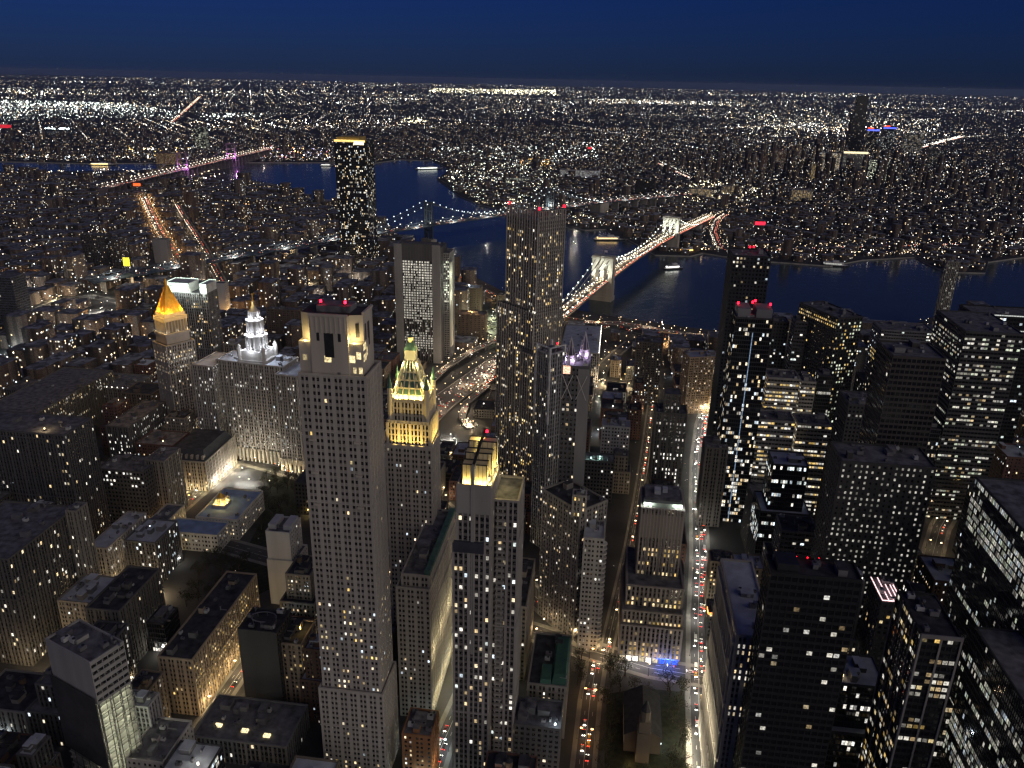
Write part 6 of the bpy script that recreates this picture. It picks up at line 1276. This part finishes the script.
# ------------------------------------------------------------------ the mass of smaller far buildings, their windows and lamps
def mass(name, rows, mat, pane_w, pane_h, fl, lp, pals, bright, roofmat=None):
    R = np.array([r[:5] for r in rows]); rot = np.radians(np.array([r[5] if len(r) > 5 else rot0 for r in rows])); n = len(R)
    cx, cyy, w, d, h = R.T; c, s = np.cos(rot), np.sin(rot)
    def W_(u, v): return cx + u * c + v * s, cyy - u * s + v * c
    V = np.zeros((n, 8, 3)); 
    for k, (i, j) in enumerate(((-1, -1), (1, -1), (1, 1), (-1, 1))):
        X, Y = W_(i * w / 2, j * d / 2); V[:, k, 0] = V[:, k + 4, 0] = X; V[:, k, 1] = V[:, k + 4, 1] = Y; V[:, k, 2] = 2.9; V[:, k + 4, 2] = 3 + h
    q = np.array([(0, 1, 5, 4), (1, 2, 6, 5), (2, 3, 7, 6), (3, 0, 4, 7)]); Q = (np.arange(n)[:, None, None] * 8 + q[None]).reshape(-1, 4)
    tag(np_mesh(name + '_roofs', V[:, 4:].reshape(-1, 3), (np.arange(n)[:, None] * 4 + np.arange(4)[None]), FARROOF), kind='stuff')
    o = np_mesh(name, V.reshape(-1, 3), Q, mat); tag(o, kind='stuff')
    PV, PG = [], []
    for k, (u0, v0, du, dv, L) in enumerate(((0, -1, 1, 0, w), (1, 0, 0, 1, d), (-1, 0, 0, 1, d), (0, 1, 1, 0, w))):
        cnt = np.maximum(1, (L / 3.4 * h / fl * lp * RNG.uniform(.2, 1.8, n) * (1 if k < 3 else .4))).astype(int); idx = np.repeat(np.arange(n), cnt); m = len(idx)
        a = (np.floor(RNG.random(m) * np.maximum(1, L[idx] // 3.4)) + .5) / np.maximum(1, L[idx] // 3.4) - .5; z = 3 + (np.floor(RNG.random(m) * np.maximum(1, h[idx] // fl)) + .35) * fl
        z = np.minimum(z, 3 + h[idx] - pane_h - .2)
        cu = u0 * (w[idx] / 2 + .15) + du * a * w[idx]; cv = v0 * (d[idx] / 2 + .15) + dv * a * d[idx]; pw = pane_w * RNG.uniform(.7, 1.5, m) / 2
        P4 = np.zeros((m, 4, 3))
        for j, (e, zz) in enumerate(((-1, 0), (1, 0), (1, 1), (-1, 1))):
            uu, vv = cu + du * e * pw, cv + dv * e * pw; P4[:, j, 0] = cx[idx] + uu * c[idx] + vv * s[idx]; P4[:, j, 1] = cyy[idx] - uu * s[idx] + vv * c[idx]; P4[:, j, 2] = z + zz * pane_h
        PV.append(P4); pal = np.array(pals); PG.append(pal[RNG.integers(0, len(pal), m)] * (bright * RNG.lognormal(-.2, .7, m))[:, None])
    PV = np.concatenate(PV); PG = np.concatenate(PG); m = len(PV)
    tag(np_mesh(name + '_lit_windows', PV.reshape(-1, 3), np.arange(m * 4).reshape(-1, 4), GLOW, PG), kind='stuff')
def farwall():
    m = bpy.data.materials.new('far_wall'); t, b = nodes(m); g = t.nodes.new('ShaderNodeNewGeometry'); N = t.nodes.new
    m1 = N('ShaderNodeMapping'); m1.inputs['Scale'].default_value = (.03, .03, 0); v1 = N('ShaderNodeTexVoronoi'); r1 = N('ShaderNodeValToRGB'); e = r1.color_ramp.elements
    e[0].color = (.05, .045, .042, 1); e[1].color = (.24, .2, .17, 1); n = e.new(.5); n.color = (.12, .085, .07, 1)
    m2 = N('ShaderNodeMapping'); m2.inputs['Scale'].default_value = (.3, .3, .3); v2 = N('ShaderNodeTexVoronoi'); r2 = N('ShaderNodeValToRGB'); e = r2.color_ramp.elements; r2.color_ramp.interpolation = 'CONSTANT'
    e[0].color = (.2, .2, .2, 1); e[1].position = .42; e[1].color = (1, 1, 1, 1)
    mx = N('ShaderNodeMix'); mx.data_type = 'RGBA'; mx.blend_type = 'MULTIPLY'; mx.inputs[0].default_value = .8; L = t.links.new
    L(g.outputs['Position'], m1.inputs[0]); L(g.outputs['Position'], m2.inputs[0]); L(m1.outputs[0], v1.inputs['Vector']); L(m2.outputs[0], v2.inputs['Vector']); L(v1.outputs['Color'], r1.inputs[0]); L(v2.outputs['Color'], r2.inputs[0])
    L(r1.outputs[0], mx.inputs[6]); L(r2.outputs[0], mx.inputs[7]); L(mx.outputs[2], b.inputs['Base Color']); b.inputs['Roughness'].default_value = .85
    return m
FARWALL = farwall(); FARROOF = farwall(); _e = FARROOF.node_tree.nodes['Color Ramp'].color_ramp.elements
for _i, _c in enumerate(((.03, .03, .033), (.16, .165, .18), (.42, .45, .5))): _e[_i].color = (*_c, 1)
FARROOF.node_tree.nodes['Mix'].inputs[0].default_value = .25
PALS = [WARM, WHITE, WHITE, COOL, (1, .85, .6), (1, .8, .5)]
if MANY: mass('city_blocks', [(*m, rot0) for m in MANY], FARWALL, 1.8, 1.9, 3.4, .10, PALS, 1.3)
# far shore: districts with their own street grids
BKP = [(p[0], p[1]) for p in BK] + [(40000, 20000), (52000, 62000), (-52000, 62000), (-40000, 20000)]
seeds = [(RNG.uniform(-7000, 7500), RNG.uniform(1800, 14000), RNG.uniform(0, 90)) for _ in range(60)]
SD = np.array(seeds)
def district(x, y): return ((SD[:, 0] - x) ** 2 + (SD[:, 1] - y) ** 2).argmin()
def inBK(X, Y):
    P = np.array(BKP); r = np.zeros(len(X), bool); j = len(P) - 1
    for i in range(len(P)):
        yi, yj, xi, xj = P[i, 1], P[j, 1], P[i, 0], P[j, 0]
        cnd = (yi > Y) != (yj > Y); t_ = np.where(cnd, (xj - xi) * (Y - yi) / (yj - yi if yj != yi else 1e-9) + xi, 0); r ^= cnd & (X < t_); j = i
    return r
def snap(X, Y, gx, gy, on):
    k = ((X[:, None] - SD[None, :, 0]) ** 2 + (Y[:, None] - SD[None, :, 1]) ** 2).argmin(1); a = np.radians(SD[k, 2]); c, s = np.cos(a), np.sin(a)
    u, v = X * c - Y * s, X * s + Y * c
    if on:
        b_ = RNG.random(len(X)) < .55; u = np.where(b_, np.round(u / gx) * gx + RNG.normal(0, 2.5, len(X)), u); v = np.where(b_, v, np.round(v / gy) * gy + RNG.normal(0, 2.5, len(X)))
    else:
        u = (np.floor(u / 26) + .5) * 26; v = (np.floor(v / 24) + .5) * 24
    return u * c + v * s, -u * s + v * c, SD[k, 2]
N = 9000; R_ = 1800 * (7500 / 1800) ** RNG.random(N); A_ = np.radians(RNG.uniform(-36, 36, N)); X, Y = R_ * np.sin(A_), R_ * np.cos(A_)
X, Y, K = snap(X, Y, 60, 200, False); ok = inBK(X, Y) & inBK(X, Y - 18) & inBK(X + 15, Y) & inBK(X - 15, Y); X, Y, K = X[ok], Y[ok], K[ok]
_, uq = np.unique(np.stack([np.round(X), np.round(Y)], 1), axis=0, return_index=True); X, Y, K = X[uq], Y[uq], K[uq]
rows = []; dt = U(835, 175)
for x, y, k in zip(X, Y, K):
    if hitfoot(x, y, 14, 12, k, 3) or nearroad(x, y, 16): continue
    q = math.exp(-((x - dt.x) ** 2 + (y - dt.y) ** 2) / 620 ** 2); h = random.uniform(8, 17) if random.random() > .05 + .5 * q else random.uniform(25, 55 + 105 * q)
    if x < 600 and y < 2500 and h > 30: h *= .6
    rows.append((x, y, random.uniform(15, 25), random.uniform(14, 23), h, k))
mass('far_shore_blocks', rows, FARWALL, 2.2, 1.9, 3.4, .05, PALS, 1.4)
# lamps: a small head on a thin mast
def lampfield(X, Y, Z, S, G, name):
    n = len(X); V = np.zeros((n, 8, 3)); r = S
    off = np.array([(1, 0, 0), (-1, 0, 0), (0, 1, 0), (0, -1, 0), (0, 0, 1), (0, 0, -1)])
    for k in range(6): V[:, k] = np.stack([X, Y, Z], 1) + off[k] * r[:, None]
    V[:, 6] = np.stack([X - .1, Y, np.full(n, 2.9)], 1); V[:, 7] = np.stack([X + .1, Y, np.full(n, 2.9)], 1)
    q = np.array([(0, 2, 4), (2, 1, 4), (1, 3, 4), (3, 0, 4), (2, 0, 5), (1, 2, 5), (3, 1, 5), (0, 3, 5)]); Q = (np.arange(n)[:, None, None] * 8 + q[None]).reshape(-1, 3)
    o = np_mesh(name, V.reshape(-1, 3), Q, GLOW, np.repeat(G, 8, axis=0)); return tag(o, kind='stuff')
CP = np.array([(1, .72, .42), (1, .85, .6), (1, .97, .9), (1, .95, .85), (.85, .95, 1), (1, .8, .55), (1, .7, .4), (.95, 1, .88), (1, 1, 1), (1, .9, .7)])
LX, LY, LZ, LS, LG = [], [], [], [], []
def addl(X, Y, z, k, s, col=None, lo=.85):
    n = len(X); D = np.hypot(X, Y); LX.append(X); LY.append(Y); LZ.append(np.full(n, z) + RNG.uniform(-2, 3, n)); LS.append(D * k * RNG.lognormal(0, .35, n))
    g = CP[RNG.integers(0, len(CP), n)] if col is None else np.array(col)[RNG.integers(0, len(col), n)]
    LG.append(g * (s * RNG.lognormal(0, lo, n))[:, None])
def wedge(n, r0, r1, p=1.0):
    t_ = RNG.random(n) ** p; R = r0 * (r1 / r0) ** t_; A = np.radians(RNG.uniform(-36, 36, n)); return R * np.sin(A), R * np.cos(A)
# clumpy brightness over the districts
def patch(X, Y, sc):                             # bright and dark quarters
    f = np.zeros(len(X)); g = np.random.default_rng(9)
    for i in range(6): a = g.uniform(0, 6.28); k = g.uniform(.6, 2.6) / sc; f += np.sin((X * np.cos(a) + Y * np.sin(a)) * k + g.uniform(0, 6.28))
    return f / 2
def clump(X, Y, sc):
    f = np.zeros(len(X))
    for i in range(7):
        a = RNG.uniform(0, 6.28); k = RNG.uniform(.5, 2.2) / sc; f += np.sin((X * np.cos(a) + Y * np.sin(a) * .6) * k + RNG.uniform(0, 6.28))
    return f / 2.6
for n, r0, r1, k, s, gx, gy, thr in ((13000, 1850, 4500, .00019, 2.6, 62, 190, -.8), (14000, 4000, 9000, .00021, 2.1, 75, 230, -.5), (11000, 8500, 20000, .00023, 1.7, 120, 300, -.8), (7000, 18000, 58000, .00024, 1.7, 200, 400, -.9)):
    X, Y = wedge(n, r0, r1, .9); X, Y, _ = snap(X, Y, gx, gy, True); ok = inBK(X, Y) & inBK(X, Y - 10) & (clump(X, Y, 900 if r0 < 8000 else 2500) > thr + RNG.normal(0, .5, n)); addl(X[ok], Y[ok], 9, k, s, None, 1.05); LG[-1] *= np.exp(.75 * patch(X[ok], Y[ok], 420 if r0 < 3000 else 900 if r0 < 9000 else 2600) - .35)[:, None]
def cluster(px, n, k, s, col=None, z=12, row=None):
    P_ = [U(*p)[:2] for p in px]; xs = [p[0] for p in P_]; ys = [p[1] for p in P_]; X, Y = RNG.uniform(min(xs), max(xs), n * 4), RNG.uniform(min(ys), max(ys), n * 4)
    ok = np.array([inpoly(a, b_, P_) for a, b_ in zip(X, Y)]); X, Y = X[ok][:n], Y[ok][:n]
    if row: X, Y, _ = snap(X, Y, row, row * 2, True)
    addl(X, Y, z, k, s, col)
GW = [(.85, 1, .92), (.9, 1, .95), (1, 1, .9)]; YW = [(1, .9, .6), (1, .95, .72), (1, .85, .5)]
# avenues: straight rows of lamps
for i in range(46):
    x, y = wedge(1, 2200, 12000); x, y = float(x[0]), float(y[0]); a = math.radians(SD[district(x, y), 2] + 90 * (i % 2)); L_ = random.uniform(500, 2600) * (1 + y / 9000); n = int(L_ / 34)
    u = np.linspace(0, L_, n); X, Y = x + u * math.cos(a) + RNG.normal(0, 3, n), y - u * math.sin(a) + RNG.normal(0, 3, n); ok = inBK(X, Y); addl(X[ok], Y[ok], 10, .00022, 3.4, [CP[3], CP[4], CP[0]] if i % 3 else [CP[0], CP[2]], .5)
cluster([(-10, 122), (-10, 101), (120, 104), (180, 112), (180, 120), (60, 121)], 900, .00030, 4.5, GW, 18)
cluster([(-10, 92), (-10, 88), (60, 92), (40, 97)], 60, .00045, 5)
cluster([(200, 118), (200, 115), (262, 114), (262, 118)], 60, .00045, 5, GW)
cluster([(428, 93), (432, 89), (556, 90.5), (556, 96)], 600, .00032, 4.5, YW, 20)
cluster([(590, 103), (590, 99), (745, 103), (745, 107)], 330, .00028, 3.2)
cluster([(400, 124), (402, 119), (426, 119), (426, 124)], 40, .00045, 5, YW)
cluster([(448, 190), (446, 172), (470, 164), (525, 166), (560, 176), (560, 190), (505, 209), (470, 200)], 600, .00027, 4.2, [(.9, 1, .85), (1, 1, .8), (1, .9, .6), (.9, 1, .9)], 12)
cluster([(430, 156), (432, 148), (600, 146), (600, 160), (560, 168)], 300, .00036, 4.6, GW, 12)
cluster([(520, 168), (520, 160), (550, 160), (550, 168)], 60, .00036, 4, [ORNG, GOLD])
cluster([(470, 205), (520, 214), (560, 222), (600, 228), (606, 222), (560, 212), (500, 198)], 200, .0003, 4.5, YW)
cluster([(680, 205), (690, 182), (745, 184), (770, 196), (740, 206)], 320, .00034, 4.6, YW, 10)
cluster([(700, 252), (700, 246), (830, 252), (1024, 248), (1024, 256), (850, 258), (760, 258)], 300, .00032, 4.2, [WHITE, WARM, (1, .75, .45)], 10)
cluster([(740, 190), (745, 120), (940, 120), (960, 180)], 800, .0003, 3.6, None, 20)
cluster([(0, 160), (0, 156), (330, 157), (330, 161)], 260, .0003, 4.4, [WHITE, WARM, COOL], 8)
cluster([(120, 160), (125, 148), (190, 148), (190, 161)], 120, .0004, 4.5, [GOLD, WHITE])
cluster([(260, 160), (262, 145), (330, 150), (330, 160)], 160, .00036, 4.2, [WHITE, (1, .3, .3), ORNG, (.6, .6, 1)])
for p, s in (((46, 132), 16), ((60, 132), 16)): 
    q = U(*p); addl(np.array([q.x + i * 12 for i in range(6)]), np.array([q.y] * 6), 25, .0008, s, [(.8, 1, .95)], .1)
# near-city lamps between the blocks (heads on masts, Manhattan side)
X, Y = RNG.uniform(-3000, 1500, 26000), RNG.uniform(500, 3600, 26000); ok = np.array([inpoly(a, b_, MNP) for a, b_ in zip(X, Y)]); X, Y = X[ok], Y[ok]
a = math.radians(rot0); u, v = X * math.cos(a) - Y * math.sin(a), X * math.sin(a) + Y * math.cos(a); b_ = RNG.random(len(u)) < .5
u = np.where(b_, np.round(u / 92) * 92 - 6 + RNG.choice([-4, 4], len(u)), u); v = np.where(b_, v, np.round(v / 84) * 84 - 6 + RNG.choice([-4, 4], len(u))); X, Y = u * math.cos(a) + v * math.sin(a), -u * math.sin(a) + v * math.cos(a)
ok = np.array([not hitfoot(p, q, 1, 1) and inpoly(p, q, MNP) for p, q in zip(X, Y)]) & (RNG.random(len(X)) < .5); addl(X[ok], Y[ok], 10, .00030, 4.0, None, 1.0)
lc = {k: v for k, v in LCOL.items()}
for (x, y, z, s, k) in FARLAMPS: LX.append(np.array([x])); LY.append(np.array([y])); LZ.append(np.array([z])); LS.append(np.array([max(.5, math.hypot(x, y) * .00030) * s])); LG.append(np.array([[c * 6 for c in lc[k]]]))
lampfield(np.concatenate(LX), np.concatenate(LY), np.concatenate(LZ), np.concatenate(LS), np.concatenate(LG), 'city_lamps')
# the rest of the traffic: car bodies with lit ends
def traffic():
    T_ = np.array(TRAFFIC); n = len(T_); x, y, z, a, gi = T_.T; c, s = np.cos(a), np.sin(a); D = np.hypot(x, y); f = np.maximum(.8, D * .00042)
    def boxes(u0, u1, v0, v1, z0, z1):
        V = np.zeros((n, 8, 3))
        for k, (u, v) in enumerate(((u0, v0), (u1, v0), (u1, v1), (u0, v1))):
            X, Y = x + u * c - v * s, y + u * s + v * c
            for t_, zz in ((0, z0), (4, z1)): V[:, k + t_, 0] = X; V[:, k + t_, 1] = Y; V[:, k + t_, 2] = z + zz
        return V
    q = np.array([(4, 5, 6, 7), (0, 1, 5, 4), (1, 2, 6, 5), (2, 3, 7, 6), (3, 0, 4, 7)])
    V = np.concatenate([boxes(-2.3, 2.3, -.92, .92, .3, .95), boxes(-1.6, 1.0, -.8, .8, .95, 1.45)]); tag(np_mesh('distant_cars', V.reshape(-1, 3), (np.arange(2 * n)[:, None, None] * 8 + q[None]).reshape(-1, 4), pmat('car_dark', (.1, .1, .11), .4)), kind='stuff')
    V = np.concatenate([boxes(2.31, 2.31 + .5 * f, -.8 * f, .8 * f, .4, .4 + .9 * f), boxes(-2.31 - .5 * f, -2.31, -.8 * f, .8 * f, .4, .4 + .9 * f)]); G = np.concatenate([np.tile((4.2, 3.8, 3.1), (n * 5, 1)), np.tile((2.4, .3, .12), (n * 5, 1))]) * np.tile(np.repeat(gi, 5), 2)[:, None]
    tag(np_mesh('distant_car_lights', V.reshape(-1, 3), (np.arange(2 * n)[:, None, None] * 8 + q[None]).reshape(-1, 4), GLOW, G), kind='stuff')
traffic()

def haze(dens):
    m = bpy.data.materials.new('haze_air'); t, b = nodes(m); t.nodes.remove(b); v = t.nodes.new('ShaderNodeVolumePrincipled'); v.inputs['Density'].default_value = dens; v.inputs['Color'].default_value = (.6, .76, 1, 1); v.inputs['Anisotropy'].default_value = .2
    t.links.new(v.outputs[0], t.nodes['Material Output'].inputs['Volume']); b = MB(); b.box(-64000, 64000, -2600, 67000, -5, 420, m); tag(b.build('haze'), kind='stuff')
haze(.000016)
